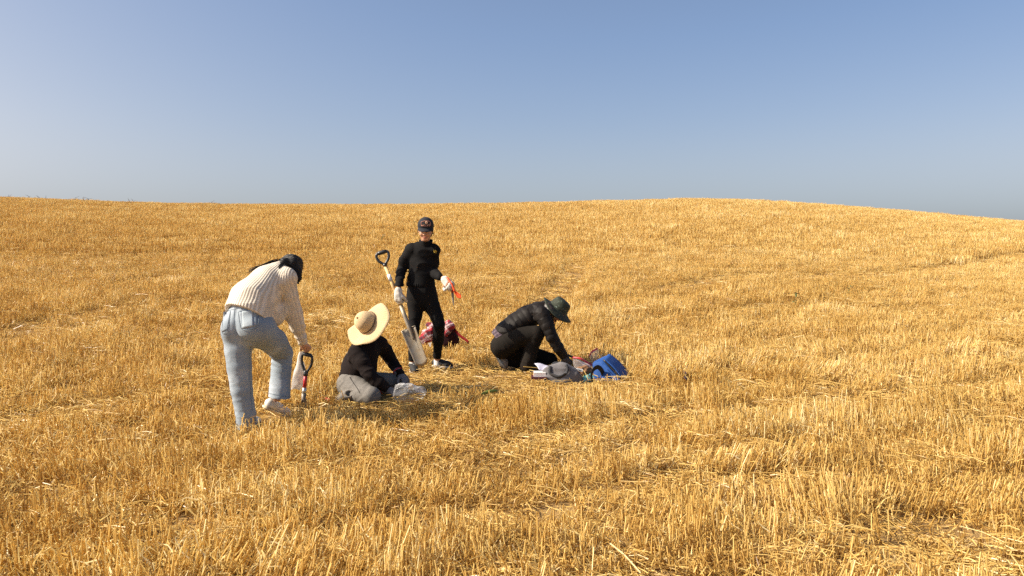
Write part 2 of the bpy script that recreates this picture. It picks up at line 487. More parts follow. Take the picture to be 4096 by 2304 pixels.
def build_stubble():
    rng = np.random.default_rng(21)
    near_c = source_collection('stubble_clump', [make_tuft(rng) for _ in range(18)] + [make_tuft(rng, 6, (.05, .04), .05, .13, 7, 4, .3) for _ in range(6)], M_STUB)
    far_c = source_collection('stubble_patch', [make_far_patch(rng) for _ in range(10)], M_STUB)
    loose_c = source_collection('straw_bunch', [make_loose(rng) for _ in range(12)] + [make_loose(rng, 18, .14, .012, .04, .16) for _ in range(6)], M_LOOSE)
    # near: single plants in drill rows
    NEAR_END = 21.0
    x, y = row_points(2.6, NEAR_END, .056, .155)
    lo, ba = fields(x, y)
    k = (RNG.random(x.shape) > ba * .92) & ~covered(x, y) & (RNG.random(x.shape) > .06)
    x, y, lo, ba = x[k], y[k], lo[k], ba[k]
    lx, ly = lean_field(x, y)
    n = len(x)
    fl = np.maximum(lo - .35, 0) * 1.3
    a2 = RNG.uniform(0, 2 * math.pi, n)
    lx = lx + fl * np.cos(a2) + RNG.normal(0, .06, n); ly = ly + fl * np.sin(a2) + RNG.normal(0, .06, n)
    z = ground_z(x, y)
    vid = np.where(RNG.random(n) < np.clip(.12 + ba, 0, .8), RNG.integers(18, 24, n), RNG.integers(0, 18, n))
    yaw = RNG.integers(0, 2, n) * math.pi + ROW_A + RNG.normal(0, .2, n)
    # tilt about x by -ly, about y by lx, then yaw (euler XYZ): yaw first keeps rows, so rotate the lean into the clump frame
    rx = -(-lx * np.sin(-yaw) * -1 + ly * np.cos(yaw)); ry = lx * np.cos(yaw) + ly * np.sin(yaw)
    rot = np.stack([np.arctan(-(-lx * np.sin(yaw) + ly * np.cos(yaw))), np.arctan(lx * np.cos(yaw) + ly * np.sin(yaw)), yaw], 1)
    v_ = -x * sa + y * ca                                     # distance across the rows
    band = .5 + .5 * np.sin(v_ * 2 * math.pi / .82 + 2.2 * fbm2(x, y, .4, 71.0, 2) * math.pi)
    hs = (.26 + .42 * smooth(.32, .68, fbm2(x, y, 1.1, 61.0, 2)) + .34 * smooth(.35, .65, fbm2(x, y, 2.6, 65.0, 2)) + .36 * band + RNG.normal(0, .07, n)) * (1 - .55 * ba)
    s = np.stack([np.full(n, 1.0), np.full(n, 1.0), np.clip(hs, .4, 1.4)], 1)
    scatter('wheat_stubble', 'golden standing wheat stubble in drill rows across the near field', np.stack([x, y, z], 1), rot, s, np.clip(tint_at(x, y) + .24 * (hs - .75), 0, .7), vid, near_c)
    n_near = n
    # far slope: patches of rows
    x, y = row_points(NEAR_END - .3, 64, .52, .52, 4.0)
    lo, ba = fields(x, y, 0.0)
    k = (RNG.random(x.shape) > ba * .9)
    x, y = x[k], y[k]; n = len(x)
    z = ground_z(x, y)
    lx, ly = lean_field(x, y)
    yaw = RNG.integers(0, 2, n) * math.pi + ROW_A + RNG.normal(0, .15, n)
    rot = np.stack([-ly * .03, lx * .03, yaw], 1)
    hs = .84 + .22 * smooth(.3, .7, fbm2(x, y, .5, 61.0, 2)) + RNG.normal(0, .14, n)
    s = np.stack([np.full(n, 1.0), np.full(n, 1.0), np.clip(hs, .6, 1.4)], 1)
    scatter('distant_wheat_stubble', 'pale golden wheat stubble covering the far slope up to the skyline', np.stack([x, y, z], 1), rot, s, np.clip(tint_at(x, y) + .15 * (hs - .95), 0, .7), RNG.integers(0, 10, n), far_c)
    n_far = n
    # loose straw: a thin litter everywhere, mats in the bands
    m = 52000
    yy = 2.6 + (26 - 2.6) * RNG.random(m) ** .7
    xx = (RNG.random(m) * 2 - 1) * (yy * .66 + 1.4)
    lo, ba = fields(xx, yy)
    keep = (RNG.random(m) < .30 + .70 * lo ** 1.5) & ~covered(xx, yy)
    x, y, lo, ba = xx[keep], yy[keep], lo[keep], ba[keep]; n = len(x)
    z = ground_z(x, y) + RNG.uniform(0, .055, n) * np.maximum(lo - .3, 0) + .006
    hi = RNG.random(n) < .07 * (1 - ba)                       # caught on top of the standing stalks
    z = z + np.where(hi, RNG.uniform(.10, .19, n), 0)
    rot = np.stack([RNG.normal(0, .06, n), RNG.normal(0, .06, n), RNG.uniform(0, 6.28, n)], 1)
    s = np.repeat(RNG.uniform(.75, 1.25, n)[:, None], 3, 1)
    s[hi] *= .8
    t = np.clip(.10 + .26 * lo + RNG.normal(0, .10, n), 0, .58)
    t[RNG.random(n) < .05] = .58
    scatter('loose_straw', 'loose pale cut straw strewn between and over the stubble rows', np.stack([x, y, z], 1), rot, s, t, np.where(RNG.random(n) < .25 + .75 * lo, RNG.integers(0, 12, n), RNG.integers(12, 18, n)), loose_c)
    print('stubble', n_near, n_far, n)
# ------------------------------------------------------------------ implicit surfaces -> meshes
def N3(v):
    v = np.asarray(v, float); return v / (np.linalg.norm(v) + 1e-12)

class Sdf:
    """smooth union of round cones and ellipsoids, with cuts and displacement"""
    def __init__(self, k=.03):
        self.ops, self.k, self.disp = [], k, None
    def cone(self, a, b, ra, rb, k=None, frame=None, sc=None, mode='u'):
        f4 = np.float32
        self.ops.append((mode, 'c', np.array(a, f4), np.array(b, f4), float(ra), float(rb), self.k if k is None else k, None if frame is None else np.array(frame, f4), None if sc is None else np.array(sc, f4))); return self
    def chain(self, pts, k=None, frame=None, sc=None, mode='u'):
        """pts: (point, radius) pairs"""
        f4 = np.float32
        segs = [(np.array(a, f4), np.array(b, f4), float(ra), float(rb)) for (a, ra), (b, rb) in zip(pts[:-1], pts[1:])]
        self.ops.append((mode, 'h', segs, None, None, None, self.k if k is None else k, None if frame is None else np.array(frame, f4), None if sc is None else np.array(sc, f4)))
        return self
    def ell(self, c, r, frame=None, k=None, mode='u'):
        f4 = np.float32
        self.ops.append((mode, 'e', np.array(c, f4), np.array(r, f4), None, None, self.k if k is None else k, np.eye(3, dtype=f4) if frame is None else np.array(frame, f4), None)); return self
    def plane(self, p, n, k=.004):
        """keep the side the normal n points to"""
        self.ops.append(('p', 'p', np.array(p, np.float32), N3(n).astype(np.float32), None, None, k, None, None)); return self
    def one(self, o, P):
        typ = o[1]
        if typ == 'c':
            a, b, ra, rb, fr, sc = o[2], o[3], o[4], o[5], o[7], o[8]
            q = P - a; d = b - a
            if sc is not None:                    # flattened cross-section: measure in a scaled frame
                q = (q @ fr.T) / sc; d = (fr @ d) / sc
            t = np.clip(q @ d / (d @ d + 1e-12), 0, 1)
            v = q - t[:, None] * d
            r = np.sqrt((v * v).sum(1)) - (ra + (rb - ra) * t)
            return r * (min(sc) if sc is not None else 1.0)
        if typ == 'h':                            # a limb: its segments meet without swelling at the joints
            v = None
            for a, b, ra, rb in o[2]:
                w = self.one((o[0], 'c', a, b, ra, rb, o[6], o[7], o[8]), P)
                if v is None: v = w
                else:
                    h = np.maximum(.012 - np.abs(v - w), 0) / .012
                    v = np.minimum(v, w) - h * h * .003
            return v
        if typ == 'e':
            q = (P - o[2]) @ o[7].T
            k0 = np.sqrt(((q / o[3]) ** 2).sum(1)); k1 = np.sqrt(((q / o[3] ** 2) ** 2).sum(1))
            return np.where(k1 > 1e-9, k0 * (k0 - 1) / np.maximum(k1, 1e-9), -o[3].min())
        return -(P - o[2]) @ o[3]
    def __call__(self, P, sel=None):
        d = None
        P = np.asarray(P, np.float32)
        for o in (self.ops if sel is None else [self.ops[i] for i in sel]):
            v, k, m = self.one(o, P), o[6], o[0]
            if m == 'u':
                if d is None: d = v
                else:
                    h = np.maximum(k - np.abs(d - v), 0) / k if k > 0 else 0
                    d = np.minimum(d, v) - h * h * k * .25
            else:
                if m == 's': v = -v
                h = np.maximum(k - np.abs(d - v), 0) / k if k > 0 else 0
                d = np.maximum(d, v) + h * h * k * .25
        if self.disp is not None:
            near = np.abs(d) < .04
            if near.any():
                d = d.copy(); d[near] += self.disp(P[near].astype(np.float64))
        return d
    def bounds(self):
        lo, hi = np.full(3, 1e9), np.full(3, -1e9)
        for o in self.ops:
            if o[0] != 'u': continue
            if o[1] == 'h':
                s = 1.0 if o[8] is None else max(o[8])
                for a, b, ra, rb in o[2]:
                    for p, r in ((a, ra * s), (b, rb * s)):
                        lo = np.minimum(lo, p - r); hi = np.maximum(hi, p + r)
            elif o[1] == 'c':
                s = 1.0 if o[8] is None else max(o[8])
                for p, r in ((o[2], o[4] * s), (o[3], o[5] * s)):
                    lo = np.minimum(lo, p - r); hi = np.maximum(hi, p + r)
            else:
                r = o[3].max(); lo = np.minimum(lo, o[2] - r); hi = np.maximum(hi, o[2] + r)
        return lo - .05, hi + .05

def polygonise(f, vox):
    """naive surface nets over the blocks that the surface passes"""
    lo, hi = f.bounds()
    B = 8
    nb = np.ceil((hi - lo) / (vox * B)).astype(int) + 1
    g = np.stack(np.meshgrid(*[np.arange(n) for n in nb], indexing='ij'), -1).reshape(-1, 3)
    cen = lo + (g + .5) * B * vox
    dc = f(cen)
    half = B * vox * .87
    keep = np.abs(dc) < half * 1.25 + .012
    g, cen, dc = g[keep], cen[keep], dc[keep]
    key = ((g[:, 0] // 4) * 4096 + g[:, 1] // 4) * 4096 + g[:, 2] // 4
    o_ = np.argsort(key, kind='stable'); g, cen, dc = g[o_], cen[o_], dc[o_]
    c32 = cen.astype(np.float32)
    need = [np.ones(len(g), bool) if op[0] != 'u' else f.one(op, c32) < np.abs(dc) + 2.6 * half + op[6] + .02 for op in f.ops]
    c1 = np.stack(np.meshgrid(*[np.arange(B + 1)] * 3, indexing='ij'), -1).reshape(-1, 3)
    verts, cells, flags = [], [], []
    n = nb * B + 2
    lin = lambda c: (c[..., 0] * n[1] + c[..., 1]) * n[2] + c[..., 2]
    OFF = np.array([(i, j, k) for i in (0, 1) for j in (0, 1) for k in (0, 1)])
    EDG = [(0, 4), (1, 5), (2, 6), (3, 7), (0, 2), (1, 3), (4, 6), (5, 7), (0, 1), (2, 3), (4, 5), (6, 7)]
    STEP = 48
    for s in range(0, len(g), STEP):
        gg = g[s:s + STEP]
        sel = [i for i, m_ in enumerate(need) if m_[s:s + STEP].any()]
        ci = gg[:, None, :] * B + c1[None]
        v = f((lo + ci * vox).reshape(-1, 3), sel).reshape(len(gg), B + 1, B + 1, B + 1)
        corner = np.stack([v[:, o[0]:o[0] + B, o[1]:o[1] + B, o[2]:o[2] + B] for o in OFF], -1)
        sg = corner < 0
        act = sg.any(-1) & ~sg.all(-1)
        w = np.nonzero(act)
        cc = gg[w[0]] * B + np.stack(w[1:], 1)
        cv = corner[w]
        acc = np.zeros((len(cc), 3)); cnt = np.zeros(len(cc))
        for a, b in EDG:
            m = (cv[:, a] < 0) != (cv[:, b] < 0)
            t = cv[m, a] / (cv[m, a] - cv[m, b])
            acc[m] += OFF[a] + t[:, None] * (OFF[b] - OFF[a]); cnt[m] += 1
        verts.append(lo + (cc + acc / cnt[:, None]) * vox); cells.append(cc)
        flags.append(np.stack([cv[:, 0] < 0, cv[:, 4] < 0, cv[:, 2] < 0, cv[:, 1] < 0], 1))
    V = np.concatenate(verts); C = np.concatenate(cells); S = np.concatenate(flags)
    ids = lin(C); order = np.argsort(ids); sid = ids[order]
    def look(c):
        q = lin(c); k = np.clip(np.searchsorted(sid, q), 0, len(sid) - 1)
        return np.where(sid[k] == q, order[k], -1)
    quads = []
    for ax in range(3):
        m = S[:, 0] != S[:, 1 + ax]
        c = C[m]; e1, e2 = np.zeros(3, int), np.zeros(3, int)
        e1[(ax + 1) % 3] = 1; e2[(ax + 2) % 3] = 1
        q = np.stack([look(c), look(c - e1), look(c - e1 - e2), look(c - e2)], 1)
        ok = (q >= 0).all(1); fl = S[m, 0]
        q = np.where(fl[:, None], q, q[:, ::-1])
        quads.append(q[ok])
    return V, np.concatenate(quads)

def link_mesh(name, V, F, mat, parent=None, smooth_=True, origin=None, attrs=None, face_mat=None):
    """one mesh object; V in world space, stored relative to the parent's place (or origin)"""
    V = np.asarray(V, float)
    base = np.zeros(3)
    if parent is not None:
        q = parent
        while q is not None: base = base + np.array(q.location); q = q.parent
        loc = np.zeros(3)
    else:
        loc = np.array(origin if origin is not None else (V[:, :2].mean(0)[0], V[:, :2].mean(0)[1], V[:, 2].min()), float)
    me = bpy.data.meshes.new(name)
    me.from_pydata((V - base - loc).tolist(), [], F.tolist() if hasattr(F, 'tolist') else F)
    if smooth_: me.polygons.foreach_set('use_smooth', [True] * len(me.polygons))
    for m in (mat if isinstance(mat, (list, tuple)) else [mat]): me.materials.append(m)
    if face_mat is not None: me.polygons.foreach_set('material_index', np.asarray(face_mat, np.int32))
    if attrs:
        for k, a in attrs.items():
            a = np.asarray(a, np.float32)
            if a.ndim == 1:
                me.attributes.new(k, 'FLOAT', 'POINT').data.foreach_set('value', a)
            else:
                me.attributes.new(k, 'FLOAT_VECTOR', 'POINT').data.foreach_set('vector', a.ravel())
    me.update()
    o = bpy.data.objects.new(name, me)
    o.location = loc
    COL.objects.link(o)
    if parent is not None: o.parent = parent
    return o

def relax(V, Q, n=1, w=.5):
    for _ in range(n):
        s = np.zeros_like(V); c = np.zeros(len(V))
        for i in range(4):
            np.add.at(s, Q[:, i], V[Q[:, (i + 1) % 4]]); np.add.at(c, Q[:, i], 1)
            np.add.at(s, Q[:, i], V[Q[:, (i - 1) % 4]]); np.add.at(c, Q[:, i], 1)
        V = V * (1 - w) + w * s / np.maximum(c, 1)[:, None]
    return V

def solid(name, f, vox, mat, parent=None, smooth_n=1, attr=None, face_mat=None, origin=None):
    V, Q = polygonise(f, vox)
    if smooth_n: V = relax(V, Q, smooth_n)
    fm = None
    if face_mat is not None: fm = face_mat(V[Q].mean(1))
    return link_mesh(name, V, Q, mat, parent, attrs=attr(V) if attr else None, face_mat=fm, origin=origin)

def thing(name, label, cat, loc, group=None):
    o = bpy.data.objects.new(name, None)
    o.empty_display_size = .1
    o.location = [float(v) for v in loc]
    COL.objects.link(o)
    o['label'] = label; o['category'] = cat
    if group: o['group'] = group
    return o
def tag(o, label, cat, group=None):
    o['label'] = label; o['category'] = cat
    if group: o['group'] = group
    return o

# ---- plain mesh builders (return V, F)
def frame_of(d, up=(0, 0, 1)):
    d = N3(d); a = np.cross(up, d)
    if np.linalg.norm(a) < 1e-4: a = np.cross((1, 0, 0), d)
    a = N3(a); return a, np.cross(d, a), d

def tube(pts, rad, sides=10, flat=1.0, up=(0, 0, 1), close=True):
    pts = [np.asarray(p, float) for p in pts]; n = len(pts)
    V, F = [], []
    prev = None
    for i, p in enumerate(pts):
        d = N3(pts[min(i + 1, n - 1)] - pts[max(i - 1, 0)])
        if prev is None: a, b, _ = frame_of(d, up)
        else:
            a = N3(prev - d * (prev @ d)); b = np.cross(d, a)
        prev = a
        r = rad[i] if hasattr(rad, '__len__') else rad
        for k in range(sides):
            t = 2 * math.pi * k / sides
            V.append(p + r * (a * math.cos(t) + b * flat * math.sin(t)))
    for i in range(n - 1):
        for k in range(sides):
            k2 = (k + 1) % sides
            F.append((i * sides + k, i * sides + k2, (i + 1) * sides + k2, (i + 1) * sides + k))
    if close:
        F.append(tuple(range(sides - 1, -1, -1))); F.append(tuple((n - 1) * sides + k for k in range(sides)))
    return np.array(V), F

def strap(pts, width, thick, side):
    """a flat band along pts; side(i) gives its width direction"""
    pts = [np.asarray(p, float) for p in pts]; n = len(pts); V, F = [], []
    for i, p in enumerate(pts):
        d = N3(pts[min(i + 1, n - 1)] - pts[max(i - 1, 0)])
        s = np.asarray(side(i) if callable(side) else side, float); s = N3(s - d * (s @ d)); nrm = np.cross(d, s)
        for u, w in ((-1, -1), (1, -1), (1, 1), (-1, 1)):
            V.append(p + s * u * width / 2 + nrm * w * thick / 2)
    for i in range(n - 1):
        for k in range(4):
            k2 = (k + 1) % 4
            F.append((4 * i + k, 4 * i + k2, 4 * i + 4 + k2, 4 * i + 4 + k))
    F.append((3, 2, 1, 0)); F.append(tuple(4 * (n - 1) + k for k in range(4)))
    return np.array(V), F

def sheet(grid, thick):
    """thicken a (r,c,3) grid of points into a closed shell"""
    G = np.asarray(grid, float); r, c, _ = G.shape
    du = np.gradient(G, axis=0); dv = np.gradient(G, axis=1)
    nn = np.cross(du, dv); nn /= np.linalg.norm(nn, axis=-1, keepdims=True) + 1e-12
    A, Bm = (G + nn * thick / 2).reshape(-1, 3), (G - nn * thick / 2).reshape(-1, 3)
    V = np.concatenate([A, Bm]); n = r * c; F = []
    I = lambda i, j: i * c + j
    for i in range(r - 1):
        for j in range(c - 1):
            F.append((I(i, j), I(i + 1, j), I(i + 1, j + 1), I(i, j + 1)))
            F.append((n + I(i, j), n + I(i, j + 1), n + I(i + 1, j + 1), n + I(i + 1, j)))
    rim = [I(0, j) for j in range(c)] + [I(i, c - 1) for i in range(1, r)] + [I(r - 1, j) for j in range(c - 2, -1, -1)] + [I(i, 0) for i in range(r - 2, 0, -1)]
    for a, b in zip(rim, rim[1:] + rim[:1]):
        F.append((a, b, n + b, n + a))
    return V, F

def spline(pts, n):
    """Catmull-Rom through pts"""
    P = [np.asarray(p, float) for p in pts]
    P = [2 * P[0] - P[1]] + P + [2 * P[-1] - P[-2]]
    out = []
    m = len(P) - 3
    for t in np.linspace(0, m - 1e-6, n):
        i = int(t); u = t - i
        a, b, c, d = P[i:i + 4]
        out.append(.5 * (2 * b + (c - a) * u + (2 * a - 5 * b + 4 * c - d) * u * u + (3 * b - 3 * c + d - a) * u ** 3))
    return out

# ------------------------------------------------------------------ cloth and other plain materials
def cloth(name, col, col2=None, rough=.85, scale=120.0, bump=.3, sheen=.0, attr_rib=None, patch=3.0, var=.12):
    """woven cloth: fine weave relief and faint worn patches"""
    m, nt, b = new_mat(name); L = nt.links
    tc = nd(nt, 'ShaderNodeTexCoord')
    n1 = nd(nt, 'ShaderNodeTexNoise', Scale=patch, Detail=4.0)
    n2 = nd(nt, 'ShaderNodeTexNoise', Scale=scale, Detail=2.0)
    L.new(tc.outputs['Object'], n1.inputs['Vector']); L.new(tc.outputs['Object'], n2.inputs['Vector'])
    c2 = col2 if col2 is not None else tuple(min(1, c * (1 + 2.2 * var)) for c in col)
    c1 = tuple(c * (1 - var) for c in col)
    r = ramp(nt, [(.32, c1), (.5, col), (.7, c2)], n1.outputs[0])
    L.new(r.outputs[0], b.inputs['Base Color'])
    b.inputs['Roughness'].default_value = rough
    b.inputs['Specular IOR Level'].default_value = .14
    if sheen: b.inputs['Sheen Weight'].default_value = sheen
    bp = nd(nt, 'ShaderNodeBump', Strength=bump, Distance=.004)
    L.new(n2.outputs[0], bp.inputs['Height']); L.new(bp.outputs[0], b.inputs['Normal'])
    return m

def plain(name, col, rough=.5, metal=0.0, spec=.5, noise=0.0, scale=30.0, col2=None, bump=0.0):
    m, nt, b = new_mat(name); L = nt.links
    b.inputs['Roughness'].default_value = rough; b.inputs['Metallic'].default_value = metal
    b.inputs['Specular IOR Level'].default_value = spec
    tc = nd(nt, 'ShaderNodeTexCoord')
    n1 = nd(nt, 'ShaderNodeTexNoise', Scale=scale, Detail=5.0)
    L.new(tc.outputs['Object'], n1.inputs['Vector'])
    c2 = col2 if col2 is not None else tuple(min(1, c * (1 + noise)) for c in col)
    r = ramp(nt, [(.35, tuple(c * (1 - noise * .5) for c in col)), (.68, c2)], n1.outputs[0])
    L.new(r.outputs[0], b.inputs['Base Color'])
    if bump:
        bp = nd(nt, 'ShaderNodeBump', Strength=bump, Distance=.003)
        L.new(n1.outputs[0], bp.inputs['Height']); L.new(bp.outputs[0], b.inputs['Normal'])
    return m

def attr_rings(name, base, dark, attr, freq, rough=.8, depth=.5, second=None, freq2=1.0):
    """weave that follows a stored coordinate"""
    m, nt, b = new_mat(name); L = nt.links
    a = nd(nt, 'ShaderNodeAttribute', attribute_name=attr)
    sx = nd(nt, 'ShaderNodeSeparateXYZ'); L.new(a.outputs['Vector'], sx.inputs[0])
    def wave(out, f):
        mu = nd(nt, 'ShaderNodeMath', operation='MULTIPLY'); mu.inputs[1].default_value = f; L.new(out, mu.inputs[0])
        si = nd(nt, 'ShaderNodeMath', operation='SINE'); L.new(mu.outputs[0], si.inputs[0])
        return si.outputs[0]
    w = wave(sx.outputs['X'], freq)
    if second:
        w2 = wave(sx.outputs['Y'], freq2)
        mm = nd(nt, 'ShaderNodeMath', operation='MULTIPLY_ADD'); mm.inputs[1].default_value = .3
        L.new(w2, mm.inputs[0]); L.new(w, mm.inputs[2]); w = mm.outputs[0]
    mr = nd(nt, 'ShaderNodeMapRange'); mr.inputs['From Min'].default_value = -1.2; mr.inputs['From Max'].default_value = 1.2
    L.new(w, mr.inputs['Value'])
    nz = nd(nt, 'ShaderNodeTexNoise', Scale=25.0, Detail=3.0)
    tc = nd(nt, 'ShaderNodeTexCoord'); L.new(tc.outputs['Object'], nz.inputs['Vector'])
    ad = nd(nt, 'ShaderNodeMath', operation='MULTIPLY_ADD'); ad.inputs[1].default_value = .35
    L.new(nz.outputs[0], ad.inputs[0]); L.new(mr.outputs[0], ad.inputs[2])
    r = ramp(nt, [(.15, dark), (.62, base), (1.0, tuple(min(1, c * 1.1) for c in base))], ad.outputs[0])
    L.new(r.outputs[0], b.inputs['Base Color'])
    b.inputs['Roughness'].default_value = rough; b.inputs['Specular IOR Level'].default_value = .2
    bp = nd(nt, 'ShaderNodeBump', Strength=depth, Distance=.004)
    L.new(mr.outputs[0], bp.inputs['Height']); L.new(bp.outputs[0], b.inputs['Normal'])
    return m

M_SKIN = plain('skin', (.50, .27, .17), .5, spec=.35, noise=.12, scale=40)
M_SKIN.node_tree.nodes['Principled BSDF'].inputs['Subsurface Weight'].default_value = .08
M_SKIN.node_tree.nodes['Principled BSDF'].inputs['Subsurface Radius'].default_value = (.01, .004, .002)
M_HAIR = plain('black_hair', (.008, .0065, .006), .6, spec=.3, noise=.5, scale=90)
M_BLACK_KNIT = cloth('black_jersey', (.011, .007, .0065), (.017, .012, .011), .9)
M_BLACK = cloth('black_fabric', (.0065, .0058, .006), (.010, .009, .009), .85)
M_BLACK_TR = cloth('black_trousers', (.011, .0085, .0065), (.017, .013, .010), .85)
M_PUFFER = cloth('black_quilted_nylon', (.012, .0095, .0085), (.018, .0145, .013), .6, bump=.15)
M_DENIM = cloth('light_wash_denim', (.25, .29, .33), (.37, .41, .455), .88, scale=260, bump=.4, patch=5.0, var=.15)
M_HEATHER = cloth('grey_heather_jersey', (.155, .143, .13), (.19, .176, .16), .9, scale=200, patch=90, var=.15)
M_GLOVE = cloth('white_cotton_glove', (.52, .49, .43), (.62, .59, .53), .85, patch=14)
M_GLOVE_G = cloth('grey_work_glove', (.17, .16, .165), (.25, .23, .23), .85, patch=14)
M_RUBBER = plain('shoe_sole_rubber', (.62, .50, .33), .7, noise=.2)
M_WHITE_SHOE = plain('white_shoe_leather', (.72, .69, .63), .55, noise=.12, scale=20)
M_GREY_SHOE = plain('grey_shoe_mesh', (.16, .14, .12), .8, noise=.3)
M_BLK_SHOE = plain('black_shoe_canvas', (.009, .009, .010), .8, noise=.3)
M_PALE_SOLE = plain('pale_shoe_sole', (.55, .50, .42), .7, noise=.2)
M_SOCK = cloth('white_sock', (.70, .67, .62), None, .9)
M_THREAD = plain('dark_stitching', (.13, .16, .19), .9)
M_DENIM_PALE = cloth('faded_denim', (.37, .42, .455), (.44, .49, .525), .88, scale=260)
M_SWEATER = attr_rings('cream_knit', (.62, .545, .445), (.50, .43, .335), 'rib', 1.0, .95, .3, True, 1.0)  # second tone paints soft crease shade into the hollows between ribs
M_RED_CLOTH = cloth('red_trim_cloth', (.42, .035, .05), None, .85)
M_STRAW_HAT = attr_rings('woven_straw', (.60, .445, .26), (.42, .285, .14), 'weave', 1.0, .8, .6, True, 1.0)
M_STRAW_PLAIN = plain('straw_knot', (.62, .42, .2), .8, noise=.2)
M_HAT_BAND = plain('brown_cord', (.09, .045, .02), .8, noise=.3)
M_EYE = plain('dark_eye', (.03, .02, .016), .2, spec=.6)
M_LIPS = plain('lips', (.42, .14, .11), .45, noise=.1)
M_GOLD = plain('gold_thread', (.45, .30, .03), .6, noise=.2)
M_CAP = cloth('charcoal_cap_twill', (.020, .021, .026), (.03, .031, .037), .8)
M_BADGE = plain('pink_badge_thread', (.50, .22, .16), .8, noise=.2)
M_BADGE_EMBLEM = plain('orange_badge_thread', (.70, .32, .16), .8, noise=.4, scale=300, col2=(.75, .55, .42))
M_HAIR_BROWN = plain('dark_brown_hair', (.022, .014, .011), .5, noise=.6, scale=80)
M_GLOVE_DK = cloth('dark_grey_glove', (.035, .034, .036), (.06, .058, .06), .85)
M_SOLE_GREY = plain('grey_tread', (.26, .25, .22), .8, noise=.3)
def camo_material():
    m, nt, b = new_mat('dark_green_print'); L = nt.links
    tc = nd(nt, 'ShaderNodeTexCoord'); n1 = nd(nt, 'ShaderNodeTexNoise', Scale=38.0, Detail=3.0); n2 = nd(nt, 'ShaderNodeTexNoise', Scale=14.0, Detail=2.0)
    L.new(tc.outputs['Object'], n1.inputs['Vector']); L.new(tc.outputs['Object'], n2.inputs['Vector'])
    a = nd(nt, 'ShaderNodeAttribute', attribute_name='weave'); sx = nd(nt, 'ShaderNodeSeparateXYZ'); L.new(a.outputs['Vector'], sx.inputs[0])
    mr = nd(nt, 'ShaderNodeMapRange'); mr.inputs['From Min'].default_value = .09; mr.inputs['From Max'].default_value = .135; mr.inputs['To Min'].default_value = .02; mr.inputs['To Max'].default_value = -.05
    L.new(sx.outputs['Z'], mr.inputs['Value'])
    ad = nd(nt, 'ShaderNodeMath', operation='ADD'); L.new(n1.outputs[0], ad.inputs[0]); L.new(mr.outputs[0], ad.inputs[1])
    r = ramp(nt, [(.45, (.016, .021, .011)), (.60, (.026, .033, .017)), (.67, (.07, .10, .08)), (.74, (.34, .42, .40))], ad.outputs[0])
    L.new(r.outputs[0], b.inputs['Base Color']); b.inputs['Roughness'].default_value = .8
    return m
M_CAMO = camo_material()
def plaid_material(name, base, c1, c2, freq, dim=1.0, tilt=0.0):
    """tartan from two crossed sets of bands in object space"""
    m, nt, b = new_mat(name); L = nt.links
    tc = nd(nt, 'ShaderNodeTexCoord'); mp = nd(nt, 'ShaderNodeMapping'); mp.inputs['Rotation'].default_value = (.3, .5 + tilt, .6)
    L.new(tc.outputs['Object'], mp.inputs['Vector']); sx = nd(nt, 'ShaderNodeSeparateXYZ'); L.new(mp.outputs[0], sx.inputs[0])
    def bands(out, f, lo, hi):
        mu = nd(nt, 'ShaderNodeMath', operation='MULTIPLY'); mu.inputs[1].default_value = f; L.new(out, mu.inputs[0])
        fr = nd(nt, 'ShaderNodeMath', operation='FRACT'); L.new(mu.outputs[0], fr.inputs[0])
        g = nd(nt, 'ShaderNodeMath', operation='GREATER_THAN'); g.inputs[1].default_value = lo; L.new(fr.outputs[0], g.inputs[0])
        l = nd(nt, 'ShaderNodeMath', operation='LESS_THAN'); l.inputs[1].default_value = hi; L.new(fr.outputs[0], l.inputs[0])
        x = nd(nt, 'ShaderNodeMath', operation='MULTIPLY'); L.new(g.outputs[0], x.inputs[0]); L.new(l.outputs[0], x.inputs[1])
        return x.outputs[0]
    cur = None
    def mix(prev, col, fac, amt):
        x = nd(nt, 'ShaderNodeMix', data_type='RGBA'); 
        mu = nd(nt, 'ShaderNodeMath', operation='MULTIPLY'); mu.inputs[1].default_value = amt; L.new(fac, mu.inputs[0]); L.new(mu.outputs[0], x.inputs['Factor'])
        if prev is None: x.inputs['A'].default_value = (*base, 1)
        else: L.new(prev, x.inputs['A'])
        x.inputs['B'].default_value = (*col, 1)
        return x.outputs['Result']
    for ax in ('X', 'Z'):
        cur = mix(cur, c1, bands(sx.outputs[ax], freq, .0, .2), .6)
        cur = mix(cur, (.02, .012, .025), bands(sx.outputs[ax], freq, .3, .52), .6)
        cur = mix(cur, c2, bands(sx.outputs[ax], freq, .58, .8), .6)
        cur = mix(cur, c1, bands(sx.outputs[ax], freq, .86, .92), .6)
    L.new(cur, b.inputs['Base Color']); b.inputs['Roughness'].default_value = .9
    return m
M_PLAID = plaid_material('red_white_plaid', (.22, .012, .02), (.70, .60, .60), (.34, .012, .020), 9.0)
M_PLAID_DIM = plaid_material('faded_mauve_plaid', (.07, .04, .055), (.15, .11, .13), (.04, .03, .045), 26.0)
# ------------------------------------------------------------------ people: shared builders
def zoomer(x0, y0, s):
    """pixel inside an enlarged crop of the photo + distance -> world"""
    return lambda zx, zy, Y: at(x0 + zx / s, y0 + zy / s, Y)

